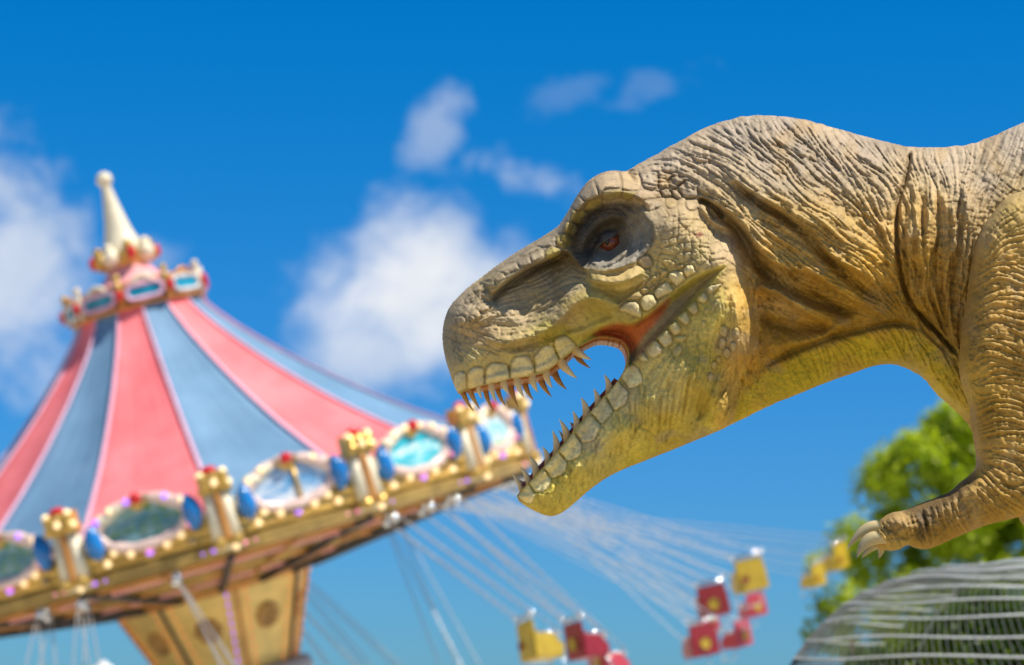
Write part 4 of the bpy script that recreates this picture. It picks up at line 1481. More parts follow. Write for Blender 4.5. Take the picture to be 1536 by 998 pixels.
GOLD = vary(material('gold_paint', (0.62, 0.40, 0.10), 0.32, 0.45), 3.0, 0.35, bump=0.3)
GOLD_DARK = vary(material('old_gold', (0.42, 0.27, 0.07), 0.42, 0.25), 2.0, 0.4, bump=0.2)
CREAM = vary(material('cream_paint', (0.80, 0.72, 0.52), 0.4), 3.0, 0.15)
WHITE = vary(material('white_paint', (0.80, 0.78, 0.74), 0.35), 3.0, 0.1)
BLUE = vary(material('blue_lacquer', (0.02, 0.20, 0.55), 0.15), 3.0, 0.3)
REDJ = material('red_jewel', (0.62, 0.02, 0.02), 0.1)
PINKW = vary(material('pink_white_frame', (0.82, 0.60, 0.52), 0.25), 4.0, 0.2)
ORANGE = vary(material('orange_gold', (0.62, 0.28, 0.07), 0.35, 0.2), 3.0, 0.2)
BULB = material('bulb_glass', (0.95, 0.75, 0.40), 0.08, 0, (1.0, 0.72, 0.36), 0.8)
BULB_V = material('violet_lamp', (0.5, 0.3, 0.8), 0.1, 0, (0.35, 0.10, 1.0), 1.0)
BULB_P = material('pink_lamp', (0.8, 0.4, 0.5), 0.1, 0, (1.0, 0.18, 0.35), 0.7)
BULB_O = material('orange_lamp', (0.9, 0.5, 0.2), 0.1, 0, (1.0, 0.25, 0.04), 0.4)
CHROME = material('chrome', (0.80, 0.82, 0.85), 0.16, 1.0)
STEEL = vary(material('galvanised_steel', (0.62, 0.64, 0.66), 0.34, 0.6), 8, 0.2)
DARKM = vary(material('dark_iron', (0.035, 0.03, 0.03), 0.5), 6, 0.3)
GREYP = vary(material('grey_paint', (0.42, 0.42, 0.40), 0.5), 2, 0.2)
CAN_RED = vary(material('red_canvas', (0.93, 0.20, 0.215), 0.7), 0.9, 0.10)
CAN_BLUE = vary(material('blue_grey_canvas', (0.15, 0.295, 0.455), 0.7), 0.9, 0.10)
TRIM = vary(material('lilac_trim', (0.84, 0.50, 0.64), 0.6), 2, 0.1)
PINKC = vary(material('pink_canvas', (0.85, 0.38, 0.38), 0.6), 2, 0.1)


def canvas(m):
    """sun-faded, slightly creased cloth: streaks running down from the crown"""
    t = NT(m.node_tree)
    b = t.n['Principled BSDF']
    tc = t.new('ShaderNodeTexCoord')
    sp_ = t.new('ShaderNodeSeparateXYZ')
    t.l.new(tc.outputs['Object'], sp_.inputs[0])
    ang = t.math('ARCTAN2', sp_.outputs[1], sp_.outputs[0])
    cb = t.new('ShaderNodeCombineXYZ')
    t.put(cb.inputs[0], t.math('MULTIPLY', ang, 9.0))
    t.put(cb.inputs[1], t.math('MULTIPLY', sp_.outputs[2], 0.35))
    n = t.noise(cb.outputs[0], 1.6, 5, 0.6, 0.6)
    n2 = t.noise(tc.outputs['Object'], 0.8, 4, 0.6)
    src = b.inputs['Base Color'].links[0].from_socket
    hs = t.new('ShaderNodeHueSaturation')
    t.l.new(src, hs.inputs['Color'])
    t.put(hs.inputs['Value'], t.math('MULTIPLY', t.smooth(n.outputs[0], 0.3, 0.7, 0.95, 1.03), t.smooth(n2.outputs[0], 0.3, 0.7, 0.92, 1.06)))
    t.put(hs.inputs['Saturation'], t.smooth(n2.outputs[0], 0.3, 0.7, 1.03, 0.96))
    t.l.new(hs.outputs[0], b.inputs['Base Color'])
    bp = t.new('ShaderNodeBump')
    bp.inputs['Strength'].default_value = 0.35
    bp.inputs['Distance'].default_value = 0.08
    t.l.new(n.outputs[0], bp.inputs['Height'])
    t.l.new(bp.outputs[0], b.inputs['Normal'])


canvas(CAN_RED)
canvas(CAN_BLUE)


def painting_material(name, kind):
    m = bpy.data.materials.new(name)
    m.use_nodes = True
    t = NT(m.node_tree)
    b = t.n['Principled BSDF']
    b.inputs['Roughness'].default_value = 0.25
    tc = t.new('ShaderNodeTexCoord')
    g = tc.outputs['Generated']
    sep = t.new('ShaderNodeSeparateXYZ')
    t.l.new(g, sep.inputs[0])
    gx, gy, gz = sep.outputs
    n = t.noise(g, 3.2, 4, 0.55, 0.6).outputs[0]
    n2 = t.noise(g, 7.0, 4, 0.55, 0.4).outputs[0]
    if kind == 'teal':
        f = t.math('ADD', t.math('MULTIPLY', t.math('SUBTRACT', gz, 0.42), 3.0), t.math('MULTIPLY', t.math('SUBTRACT', n, 0.5), 3.5))
        wv = t.math('ABSOLUTE', f)
        c = t.mix(t.smooth(wv, 0.15, 0.6), (0.75, 0.85, 0.82), (0.02, 0.42, 0.52))
        c = t.mix(t.smooth(n2, 0.4, 0.65), c, (0.10, 0.60, 0.68))
    elif kind == 'cloud':
        c = t.mix(t.smooth(n, 0.35, 0.62), (0.12, 0.34, 0.62), (0.72, 0.78, 0.82))
        c = t.mix(t.smooth(gz, 0.55, 0.95), c, (0.10, 0.30, 0.60))
    elif kind == 'land':
        c = t.mix(t.smooth(n, 0.38, 0.6), (0.05, 0.20, 0.26), (0.26, 0.42, 0.42))
        c = t.mix(t.smooth(n2, 0.52, 0.64), c, (0.12, 0.26, 0.05))
        c = t.mix(t.smooth(gz, 0.3, 0.0), c, (0.02, 0.22, 0.34))
    else:
        c = t.mix(t.smooth(n, 0.35, 0.62), (0.28, 0.60, 0.66), (0.78, 0.86, 0.84))
        c = t.mix(t.smooth(gz, 0.3, 0.05), c, (0.25, 0.50, 0.22))
    t.l.new(c, b.inputs['Base Color'])
    return m


PAINT = [painting_material('painting_' + k, k) for k in ('cloud', 'teal', 'pale', 'land')]

RIDE = empty('swing_ride', (0, 0, 0), 'ornate gilded chair swing ride with pink-red and blue striped canopy and white spire', 'fairground ride')
RIDE.matrix_world = RM
NS = 16
dT = 2 * math.pi / NS
TH0 = -1.373


def cyl(r, th, z):
    return Vector((r * math.cos(th) * U, r * math.sin(th) * U, z * U))


# canopy: 14 sagging gores, stripes alternate
PROF = [(90, 372), (96, 354), (112, 334), (132, 311), (156, 287), (184, 260), (214, 233), (248, 204), (284, 175), (320, 148), (356, 123), (392, 99), (428, 76), (462, 58)]
vs, fs, mi = [], [], []
SUB = 8
for k in range(NS):
    for i, (r, z) in enumerate(PROF):
        for j in range(SUB + 1):
            a = j / SUB
            th = TH0 + (k + a) * dT
            sag = 4 * a * (1 - a)
            rr = r * (1 - (1 - math.cos(dT / 2)) * sag)
            t = i / (len(PROF) - 1)
            vs.append(cyl(rr, th, z - 7 * sag * math.sin(math.pi * t)))
    base = k * len(PROF) * (SUB + 1)
    for i in range(len(PROF) - 1):
        for j in range(SUB):
            q = base + i * (SUB + 1) + j
            fs.append((q, q + SUB + 1, q + SUB + 2, q + 1))
            mi.append((k + 1) % 2)
# weld the gores into one sheet
me = bpy.data.meshes.new('canopy')
me.from_pydata([tuple(v) for v in vs], [], fs)
me.materials.append(CAN_RED)
me.materials.append(CAN_BLUE)
me.polygons.foreach_set('material_index', mi)
import bmesh
bm = bmesh.new()
bm.from_mesh(me)
bmesh.ops.remove_doubles(bm, verts=bm.verts, dist=0.002)
bm.to_mesh(me)
bm.free()
me.polygons.foreach_set('use_smooth', [True] * len(me.polygons))
canopy = bpy.data.objects.new('canopy', me)
COL.objects.link(canopy)
canopy.parent = RIDE
for k in range(NS):
    th = TH0 + k * dT
    mb = MB()
    vs, fs = [], []
    for i, (r, z) in enumerate(PROF):
        wd = 1.0 + 1.9 * i / len(PROF)
        for s, o in ((-1, 0.5), (-1, 3.0), (1, 3.0), (1, 0.5)):
            c = cyl(r + o * 0.6, th, z + o)
            vs.append(c + Vector((-math.sin(th), math.cos(th), 0)) * (s * wd * U))
    for i in range(len(PROF) - 1):
        for a in range(3):
            fs.append((i * 4 + a, i * 4 + a + 1, (i + 1) * 4 + a + 1, (i + 1) * 4 + a))
    mb.add(vs, fs)
    mb.build('seam_trim', TRIM, RIDE)

# underside: shallow funnel, ring beam, radial beams, light strips
mb = MB()
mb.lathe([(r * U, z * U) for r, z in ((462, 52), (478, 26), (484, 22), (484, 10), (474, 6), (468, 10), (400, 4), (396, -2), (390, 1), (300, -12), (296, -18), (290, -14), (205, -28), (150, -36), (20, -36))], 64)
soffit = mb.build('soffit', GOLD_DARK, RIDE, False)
for k in range(NS):
    th = TH0 + k * dT
    mb = MB()
    mb.tube([cyl(478, th, 4), cyl(400, th, -4), cyl(300, th, -20), cyl(150, th, -40)], 5 * U, 6)
    mb.build('beam', DARKM, RIDE)
    mb = MB()
    mb.tube([cyl(470, th + dT / 2, 4), cyl(300, th + dT / 2, -16), cyl(155, th + dT / 2, -36)], 3 * U, 6)
    mb.build('rib', ORANGE, RIDE)


def bead_string(pts, r, name, mat, parent, step):
    """a row of little lamps on a strip"""
    P = [Vector(p) for p in pts]
    out, rad = [], []
    for a, b in zip(P[:-1], P[1:]):
        n = max(1, int((b - a).length / step))
        for i in range(n):
            for q, rr in ((0.0, 0.12), (0.28, 0.12), (0.36, 0.8), (0.5, 1.0), (0.64, 0.8), (0.72, 0.12)):
                out.append(a.lerp(b, (i + q) / n))
                rad.append(r * rr)
    out.append(P[-1])
    rad.append(r * 0.35)
    m = MB()
    m.tube(out, rad, 6)
    return m.build(name, mat, parent, True)


for k in range(NS):
    a, b = TH0 + k * dT, TH0 + (k + 1) * dT
    bead_string([cyl(487, a, 16), cyl(487 * math.cos(dT / 2), (a + b) / 2, 16), cyl(487, b, 16)], 3.0 * U, 'light_strip', BULB_V if k % 2 else BULB_P, RIDE, 13 * U)
    for rr, zz, mt in ((440, 3, ORANGE), (398, -3, BULB_P), (298, -16, ORANGE), (230, -25, BULB_P)):
        mb = MB()
        mb.tube([cyl(rr, a, zz), cyl(rr * math.cos(dT / 2), (a + b) / 2, zz), cyl(rr, b, zz)], 3.2 * U, 6)
        mb.build('light_rail', PINKC if mt is BULB_P else mt, RIDE)

# rounding boards: one of each painting, then copies
CH = 2 * 484 * math.sin(dT / 2)
bulb_mesh = MB()
bulb_mesh.ball((0, 0, 0), 4.6 * U, 10, 7)
bulb_me = {}
for nm, mt in (('w', BULB), ('v', BULB_V), ('p', BULB_P), ('d', material('dead_lamp', (0.30, 0.22, 0.12), 0.1))):
    o = bulb_mesh.build('bulb', mt, None, True)
    bulb_me[nm] = o.data
    bpy.data.objects.remove(o)


def L3_(s, out, h):
    """board coordinates: along the board, outwards, up"""
    return Vector((s * 0.885 * U, -out * U, (h * 0.74) * U))


def extrude_poly(mb, poly, o0, o1, mi=0):
    n = len(poly)
    vs = [L3_(s, o0, h) for s, h in poly] + [L3_(s, o1, h) for s, h in poly]
    fs = [tuple(range(n))[::-1], tuple(range(n, 2 * n))] + [(i, (i + 1) % n, n + (i + 1) % n, n + i) for i in range(n)]
    mb.add(vs, fs, mi)


def make_board(kind):
    e = []
    mb = MB()
    # gilded base rail with mouldings and the arched plate behind the picture
    W2 = (CH / 2 - 2) / 0.885
    extrude_poly(mb, [(-W2, -4), (W2, -4), (W2, 20), (-W2, 20)], -5, 3)
    arch = [(-92, 18)] + [(90 * math.cos(math.pi - a) * 1.0, 22 + 70 * math.sin(a) * (1 + 0.06 * math.cos(8 * a))) for a in [math.pi * i / 28 for i in range(1, 28)]] + [(92, 18)]
    extrude_poly(mb, arch, -4, 1.0)
    mb.tube([L3_(-W2, 4, 17), L3_(W2, 4, 17)], 3.5 * U, 6)
    mb.tube([L3_(-W2, 4, -1), L3_(W2, 4, -1)], 3.5 * U, 6)
    board = mb.build('rounding_board', GOLD, RIDE)
    pic = MB()
    n = 40
    el = [(58 * math.cos(2 * math.pi * i / n), 53 + 37 * math.sin(2 * math.pi * i / n) * (1.05 if math.sin(2 * math.pi * i / n) > 0 else 0.85)) for i in range(n)]
    extrude_poly(pic, el, 1.5, 4)
    pic.build('painting', PAINT[kind], board)
    fr = MB()
    ring = [L3_(s * 1.07, 5, 53 + (h - 53) * 1.1) for s, h in el] + [L3_(el[0][0] * 1.07, 5, 53 + (el[0][1] - 53) * 1.1)]
    fr.tube(ring, [(5.2 + 1.8 * abs(math.sin(i * math.pi / 4))) * U for i in range(len(ring))], 8, 0, False)
    fr.build('painting_frame', PINKW, board, True)
    if kind == 0:
        po = MB()
        po.tube([L3_(10, 5.5, 18), L3_(8, 5.5, 84)], 3 * U, 8)
        po.build('gilt_pole', GOLD, board, True)
    for s in (-1, 1):
        sc = MB()
        pts_, rd = [], []
        for i in range(18):
            a = i / 17
            ang = -1.15 + 2.1 * a + (0.25 if s > 0 else -0.1)
            pts_.append(L3_(s * (60 + 11 * math.cos(ang)) , 9, 49 + 34 * math.sin(ang)))
            rd.append((3 + 9.0 * math.sin(math.pi * min(1, a * 1.05)) ** 0.8) * U)
        sc.tube(pts_, rd, 9)
        sc.build('blue_scroll', BLUE, board, True)
        sg = MB()
        sg.tube([L3_(s * (100 - 24 * (i / 14) * math.cos(i * 0.55)), 5, 8 + 10 * math.sin(i * 0.55) + 0.6 * i) for i in range(15)], [(5.5 - 0.25 * i) * U for i in range(15)], 7)
        sg.build('gilt_scroll', GOLD, board, True)
    # crest: a shell with a red stone
    cr = MB()
    for i in range(7):
        a = math.pi * (0.1 + 0.8 * i / 6)
        cr.tube([L3_(0, 4, 84), L3_(15 * math.cos(a), 6, 86 + 15 * math.sin(a))], [3 * U, 4.6 * U], 7)
    cr.ball(L3_(0, 4, 88), 9 * U, 12, 8)
    cr.build('crest', GOLD, board, True)
    jw = MB()
    jw.ball(L3_(0, 12, 97), 8 * U, 14, 10, 0, (1, 0.7, 0.9))
    jw.build('jewel', REDJ, board, True)
    # rocaille along the arch
    for sgn in (-1, 1):
        ro = MB()
        pts_, rd = [], []
        for i in range(25):
            a = i / 24
            ang = math.pi / 2 + sgn * (0.25 + 1.15 * a)
            wv = 1 + 0.055 * math.sin(a * 18)
            pts_.append(L3_(83 * math.cos(ang) * wv, 5, 24 + 66 * math.sin(ang) * wv))
            rd.append((4.6 + 3.0 * abs(math.sin(a * 12.5))) * U)
        ro.tube(pts_, rd, 8)
        ro.build('rocaille', CREAM if sgn > 0 else PINKW, board, True)
    bl = []
    for i in range(7):
        a = math.pi * (1.14 + 0.72 * i / 6)
        bl.append((70 * math.cos(a), 52 + 44 * math.sin(a), 'w' if i % 3 else 'p'))
    for i in range(8):
        a = math.pi * (0.14 + 0.72 * i / 7)
        bl.append((84 * math.cos(a), 28 + 68 * math.sin(a), 'w' if i % 2 else ('v' if kind == 3 else 'w')))
    bl += [(-100, 22, 'w'), (100, 22, 'w'), (-60, 5, 'w'), (60, 5, 'w'), (0, 6, 'v')]
    for s, h, c in bl:
        if random.random() < 0.14:
            c = 'd'
        o = bpy.data.objects.new('bulb', bulb_me[c])
        COL.objects.link(o)
        o.parent = board
        o.location = L3_(s, 9 if h > 25 else 6, h)
    return board


def place_board(b, k):
    th = TH0 + (k + 0.5) * dT
    rr = 484 * math.cos(dT / 2)
    b.location = cyl(rr, th, 31)
    b.rotation_euler = (0, 0, th + math.pi / 2)


def copy_tree(o, parent):
    c = o.copy()
    COL.objects.link(c)
    c.parent = parent
    for ch in list(o.children):
        copy_tree(ch, c)
    return c


proto = [make_board(k) for k in range(4)]
order = {0: 0, 1: 1, 2: 2, -1: 3, -2: 3, -3: 1}
for k in range(-6, 8):
    kind = order.get(k, k % 4)
    first = next((j for j in range(-6, 8) if order.get(j, j % 4) == kind), k)
    place_board(proto[kind] if k == first else copy_tree(proto[kind], RIDE), k)


def make_column():
    mb = MB()
    mb.tube([L3_(-11, 5, -10), L3_(-10, 5, 72)], [9 * U, 7 * U], 10)
    mb.tube([L3_(11, 5, -10), L3_(10, 5, 72)], [9 * U, 7 * U], 10)
    mb.box(L3_(0, 0, 32), (34 * U, 10 * U, 84 * U))
    c = mb.build('column', CREAM, RIDE, True)
    st = MB()
    st.tube([L3_(0, 11, -8 + 6.5 * i) for i in range(13)], [(4.5 + 1.6 * (i % 2)) * U for i in range(13)], 8)
    st.build('gilt_garland', ORANGE, c, True)
    ca = MB()
    ca.box(L3_(0, 4, 76), (42 * U, 20 * U, 8 * U))
    for i in range(3):
        for j in range(2):
            ca.ball(L3_((i - 1) * 14, 13, 84 + 12 * j), 7.6 * U, 10, 7)
    ca.box(L3_(0, 3, 92), (38 * U, 18 * U, 22 * U))
    ca.build('capital', GOLD, c, False)
    jw = MB()
    jw.ball(L3_(-2, 6, 108), 9 * U, 12, 8, 0, (1.2, 0.8, 0.8))
    jw.build('jewel', REDJ, c, True)
    fo = MB()
    for i in (-1, 1):
        fo.ball(L3_(i * 12, 12, -12), 8 * U, 10, 7)
    fo.box(L3_(0, 5, -12), (40 * U, 16 * U, 8 * U))
    fo.build('plinth', GOLD, c, False)
    for s, h in ((16, 104), (-16, 104), (20, 84), (8, -22), (0, 88)):
        o = bpy.data.objects.new('bulb', bulb_me['w'])
        COL.objects.link(o)
        o.parent = c
        o.location = L3_(s, 20 if s == 0 else 14, h)
    return c


col0 = make_column()
for k in range(NS):
    c = col0 if k == 0 else copy_tree(col0, RIDE)
    th = TH0 + k * dT
    c.location = cyl(484, th, 31)
    c.rotation_euler = (0, 0, th + math.pi / 2)

ZS = -17


def L0_(s, out, h):
    return Vector((s * U, -out * U, (404 + (h - 404) * 0.84) * U))


# crown at the top of the canopy
mb = MB()
mb.lathe([(r * U, (z + ZS) * U) for r, z in ((88, 384), (97, 384), (97, 390), (90, 392), (90, 414), (96, 416), (96, 421), (84, 421))], 40)
mb.build('crown_ring', ORANGE, RIDE, True)
NC = 9
CT = MB()
for k in range(NC):
    th = -math.pi / 2 + 0.28 + k * 2 * math.pi / NC
    Mk = Matrix.Translation(cyl(92, th, ZS)) @ Matrix.Rotation(th + math.pi / 2, 4, 'Z')

    def P(s, o, h):
        return Mk @ L0_(s, o, h)
    mb = MB()
    n = 20
    vs = [P(26 * math.copysign(abs(math.cos(2 * math.pi * i / n)) ** 0.5, math.cos(2 * math.pi * i / n)), 5, 404 + 12 * math.copysign(abs(math.sin(2 * math.pi * i / n)) ** 0.6, math.sin(2 * math.pi * i / n))) for i in range(n)]
    vs2 = [v + (Mk.to_3x3() @ Vector((0, 6 * U, 0))) for v in vs]
    mb.add(vs + vs2, [tuple(range(n))] + [(i, (i + 1) % n, n + (i + 1) % n, n + i) for i in range(n)])
    pn = mb.build('crown_panel', vary(material('teal_panel', (0.02, 0.28, 0.42), 0.2), 6, 0.5), RIDE) if k == 0 else mb.build('crown_panel', bpy.data.materials['teal_panel'], RIDE)
    fr = MB()
    fr.tube(vs + [vs[0]], [(2.4 + (i % 2) * 1.2) * U for i in range(n + 1)], 7, 0, False)
    fr.build('panel_frame', WHITE if k % 2 else TRIM, pn, True)
    ar = MB()
    ar.tube([P(13 * math.cos(math.pi * i / 10), 5, 417 + 11 * math.sin(math.pi * i / 10)) for i in range(11)], [(3.0 + (i % 2)) * U for i in range(11)], 7)
    ar.build('arch', ORANGE if k % 2 else CREAM, pn, True)
    Mp = Matrix.Translation(cyl(94, th + math.pi / NC, ZS)) @ Matrix.Rotation(th + math.pi / NC + math.pi / 2, 4, 'Z')
    po = MB()
    po.tube([Mp @ L0_(0, 4, 386), Mp @ L0_(0, 6, 404), Mp @ L0_(0, 4, 424), Mp @ L0_(0, 4, 432)], [4 * U, 6.5 * U, 4 * U, 2.2 * U], 8)
    po.ball(Mp @ L0_(0, 4, 434), 5.5 * U, 12, 8)
    pst = po.build('crown_post', CREAM if k % 2 else GOLD, RIDE, True)
    jw = MB()
    jw.ball(Mp @ L0_(0, 12, 404), 7 * U, 10, 7, 0, (0.8, 0.8, 1.3))
    jw.build('jewel', REDJ, pst, True)
mb = MB()
mb.lathe([(r * U, (z + ZS) * U) for r, z in ((84, 420), (64, 424), (44, 432), (34, 444), (28, 452))], 32)
mb.build('top_canopy', PINKC, RIDE, True)
# spire
mb = MB()
mb.lathe([(r * U, (z + ZS) * U) for r, z in ((0.5, 444), (22, 446), (30, 452), (34, 462), (33, 468), (30, 472))], 32)
sp = mb.build('spire_base', GOLD, RIDE, True)
for k in range(8):
    th = -math.pi / 2 + 0.35 + k * math.pi / 4
    sh = MB()
    sh.ball(cyl(36, th, 466 + ZS), 12 * U, 12, 8, 0, (1, 1, 1.15))
    sh.ball(cyl(37, th, 480 + ZS), 7 * U, 10, 7)
    s_ = sh.build('scallop', CREAM if k % 2 else GOLD, sp, True)
    if k % 2 == 0:
        jw = MB()
        jw.ball(cyl(46, th, 466 + ZS), 7 * U, 10, 7, 0, (1, 1, 1.4))
        jw.build('jewel', REDJ, sp, True)
mb = MB()
mb.lathe([(r * U, (z + ZS) * U) for r, z in ((30, 468), (30, 478), (24.5, 490), (19.5, 505), (15.5, 522), (11.8, 540), (9, 556), (7.2, 566), (6.5, 572))], 32)
spire = mb.build('spire', CREAM, RIDE, True)
mb = MB()
mb.ball((0, 0, (581 + ZS) * U), 11.5 * U, 20, 14)
mb.build('spire_ball', CREAM, RIDE, True)

# tower head under the funnel: eight gilded panels tapering down, and the mast
TOWY = vary(material('ochre_panel', (0.92, 0.66, 0.20), 0.4), 1.6, 0.25)
DECO = vary(material('faded_rosette', (0.52, 0.30, 0.09), 0.5), 4, 0.4)
for k in range(8):
    a, b = -math.pi / 2 - 0.45 + k * math.pi / 4, -math.pi / 2 - 0.45 + (k + 1) * math.pi / 4
    mb = MB()
    q = [cyl(142, a, -34), cyl(142, b, -34), cyl(90, b, -160), cyl(90, a, -160)]
    inn = [cyl(132, a, -34), cyl(132, b, -34), cyl(80, b, -160), cyl(80, a, -160)]
    mb.add(q + inn, [(0, 1, 2, 3), (7, 6, 5, 4), (0, 4, 5, 1), (1, 5, 6, 2), (2, 6, 7, 3), (3, 7, 4, 0)])
    pnl = mb.build('tower_panel', TOWY, RIDE)
    fl = MB()
    nrm = (q[1] - q[0]).cross(q[3] - q[0]).normalized()
    if nrm.dot((q[0] + q[1]) / 2 - Vector((0, 0, ((q[0] + q[1]) / 2).z))) < 0:
        nrm = -nrm
    c0 = (q[0] + q[1]) * 0.28 + (q[2] + q[3]) * 0.22 + nrm * (1.0 * U)
    ex = (q[1] - q[0]).normalized()
    ey = nrm.cross(ex)
    for i in range(8):
        an = i * math.pi / 4
        fl.ball(c0 + (ex * math.cos(an) + ey * math.sin(an)) * 13 * U, 7 * U, 8, 6, 0, (1, 1, 1))
    fl.ball(c0, 8 * U, 8, 6)
    fl.build('rosette', DECO, pnl, True)
    ed = MB()
    ed.tube([cyl(144, a, -36), cyl(92, a, -161)], 2.6 * U, 6)
    edo = ed.build('tower_edge', DARKM if k % 2 == 0 else ORANGE, RIDE)
    for off, mt in ((0.10, BULB_O), (-0.10, BULB_V if k % 4 == 1 else BULB_O)):
        bead_string([cyl(141, a + off, -42), cyl(90, a + off * 1.4, -159)], 1.9 * U, 'light_strip', mt, edo, 13 * U)
mb = MB()
mb.lathe([(r * U, z * U) for r, z in ((146, -32), (149, -38), (145, -43), (138, -45))], 40)
mb.build('tower_cornice', ORANGE, RIDE, True)
mb = MB()
mb.lathe([(r * U, z * U) for r, z in ((80, -158), (104, -161), (108, -168), (108, -180), (100, -188), (84, -190), (60, -196))], 40)
mb.build('tower_flange', GREYP, RIDE, True)
mb = MB()
zb = -RC.z / RZ.z / U - 30
mb.lathe([(r * U, z * U) for r, z in ((60, -190), (60, zb * 0.98))], 24)
mb.build('mast', GREYP, RIDE, True)

# ------------------------------------------------------------------ swing seats, each with its chains
SEAT_Y = vary(material('yellow_seat', (0.54, 0.37, 0.035), 0.3), 5, 0.15)
SEAT_R = vary(material('dark_red_seat', (0.30, 0.025, 0.03), 0.3), 5, 0.15)
SEAT_P = vary(material('pink_red_seat', (0.50, 0.06, 0.08), 0.3), 5, 0.15)
SEATM = {'y': (SEAT_Y, SEAT_R, 'yellow'), 'r': (SEAT_R, SEAT_Y, 'dark red'), 'p': (SEAT_P, SEAT_Y, 'pinkish red')}
RMI = RM.inverted()


def rounded_box(mb, c, s, r, mi=0):
    bmx = bmesh.new()
    bmesh.ops.create_cube(bmx, size=1.0)
    for v in bmx.verts:
        v.co = Vector((c[0] + v.co.x * s[0], c[1] + v.co.y * s[1], c[2] + v.co.z * s[2]))
    bmesh.ops.bevel(bmx, geom=list(bmx.edges), offset=r, segments=2, affect='EDGES')
    bmx.verts.index_update()
    mb.add([v.co.copy() for v in bmx.verts], [tuple(v.index for v in f.verts) for f in bmx.faces], mi)
    bmx.free()


def swing_seat(px, py, Y, c, label, group='swing seats flying out from the ride', lean=0.35, scale=1.0, swing=0.0):
    m0, m1, nm = SEATM[c]
    pos = pt(px, py, Y)
    loc = RMI @ pos
    ph = math.atan2(loc.y, loc.x) + swing
    hang = RM @ cyl(462, ph, -2)
    tang = (RM.to_3x3() @ Vector((-math.sin(ph), math.cos(ph), 0))).normalized()
    lean = lean * 0.5
    up = ((hang - pos).normalized() * lean + Vector((0, 0, 1)) * (1 - lean)).normalized()
    fwd = (tang - up * tang.dot(up)).normalized()
    fwd = (Matrix.Rotation(random.uniform(-0.3, 0.3), 3, up) @ fwd).normalized()
    side = fwd.cross(up)
    Mx = Matrix((side, fwd, up)).transposed().to_4x4()
    Mx.translation = pos
    root = empty('chain_swing', (0, 0, 0), label, 'swing', group)
    root.matrix_world = Mx @ Matrix.Scale(scale * 0.93, 4)
    mb = MB()
    rounded_box(mb, (0, -0.24, 0.02), (0.60, 0.06, 0.66), 0.025)
    mb.build('backrest', m0, root)
    mb = MB()
    rounded_box(mb, (0, 0.02, -0.27), (0.60, 0.50, 0.09), 0.03)
    mb.build('seat', m0, root)
    for s in (-1, 1):
        mb = MB()
        vs = [Vector((s * (0.29 + a), y, z)) for a in (0, 0.035) for y, z in ((-0.24, -0.30), (0.26, -0.30), (0.28, -0.12), (0.1, 0.08), (-0.24, 0.16))]
        mb.add(vs, [(0, 1, 2, 3, 4), (9, 8, 7, 6, 5)] + [(i, (i + 1) % 5, 5 + (i + 1) % 5, 5 + i) for i in range(5)])
        mb.build('side_panel', m0, root)
    mb = MB()
    er = 0.07 if c == 'y' else 0.12
    ex_ = 0.15 if c == 'y' else 0.0
    mb.lathe([(0.001, 0), (er * 0.85, 0), (er, 0.008), (er, 0.02)], 20, Matrix.Translation((-ex_, -0.295, -0.05)) @ Matrix.Rotation(math.pi / 2, 4, 'X'))
    mb.build('emblem', m1, root)
    mb = MB()
    mb.lathe([(0.001, 0), (er * 0.85, 0), (er, 0.008), (er, 0.02)], 20, Matrix.Translation((ex_, -0.185, 0.08)) @ Matrix.Rotation(-math.pi / 2, 4, 'X'))
    mb.build('emblem', m1, root)
    mb = MB()
    mb.tube([(-0.3, -0.26, 0.36), (-0.3, -0.25, 0.42), (0.3, -0.25, 0.42), (0.3, -0.26, 0.36)], 0.028, 8)
    mb.build('top_rail', CHROME, root, True)
    mb = MB()
    mb.tube([(-0.32, -0.2, 0.12), (-0.32, 0.22, 0.10), (-0.2, 0.30, 0.08), (0.2, 0.30, 0.08), (0.32, 0.22, 0.10), (0.32, -0.2, 0.12)], 0.022, 8)
    mb.build('lap_bar', CHROME, root, True)
    mb = MB()
    mb.tube([(-0.25, 0.25, -0.3), (-0.25, 0.36, -0.62), (0.25, 0.36, -0.62), (0.25, 0.25, -0.3)], 0.018, 8)
    mb.build('footrest', CHROME, root, True)
    inv = root.matrix_world.inverted()
    for sx in (-1, 1):
        hp = inv @ (hang + tang * 0.0 + (RM.to_3x3() @ Vector((math.cos(ph), math.sin(ph), 0))) * (sx * 0.22))
        for sy in (-0.25, 0.24):
            a = Vector((sx * 0.31, sy, 0.42 if sy < 0 else 0.12))
            ln = (hp - a).length
            n = int(ln / 0.11)
            mb = MB()
            mb.tube([a.lerp(hp, i / n) for i in range(n + 1)], [(0.019 if i % 2 else 0.007) for i in range(n + 1)], 5)
            mb.build('chain', STEEL, root, False)
        mb = MB()
        mb.ball(Vector((sx * 0.31, -0.25, 0.44)), 0.05, 10, 7)
        mb.build('chain_knob', CHROME, root, True)
    mb = MB()
    hc = inv @ hang
    mb.tube([hc + Vector((-0.24, 0, 0.02)), hc + Vector((0.24, 0, 0.02))], 0.045, 8)
    for sx in (-1, 1):
        mb.ball(hc + Vector((sx * 0.2, 0, -0.06)), 0.085, 10, 7)
    mb.ball(hc + Vector((0, 0, 0.05)), 0.10, 10, 7)
    mb.build('hanger', CHROME, root, True)
    return root


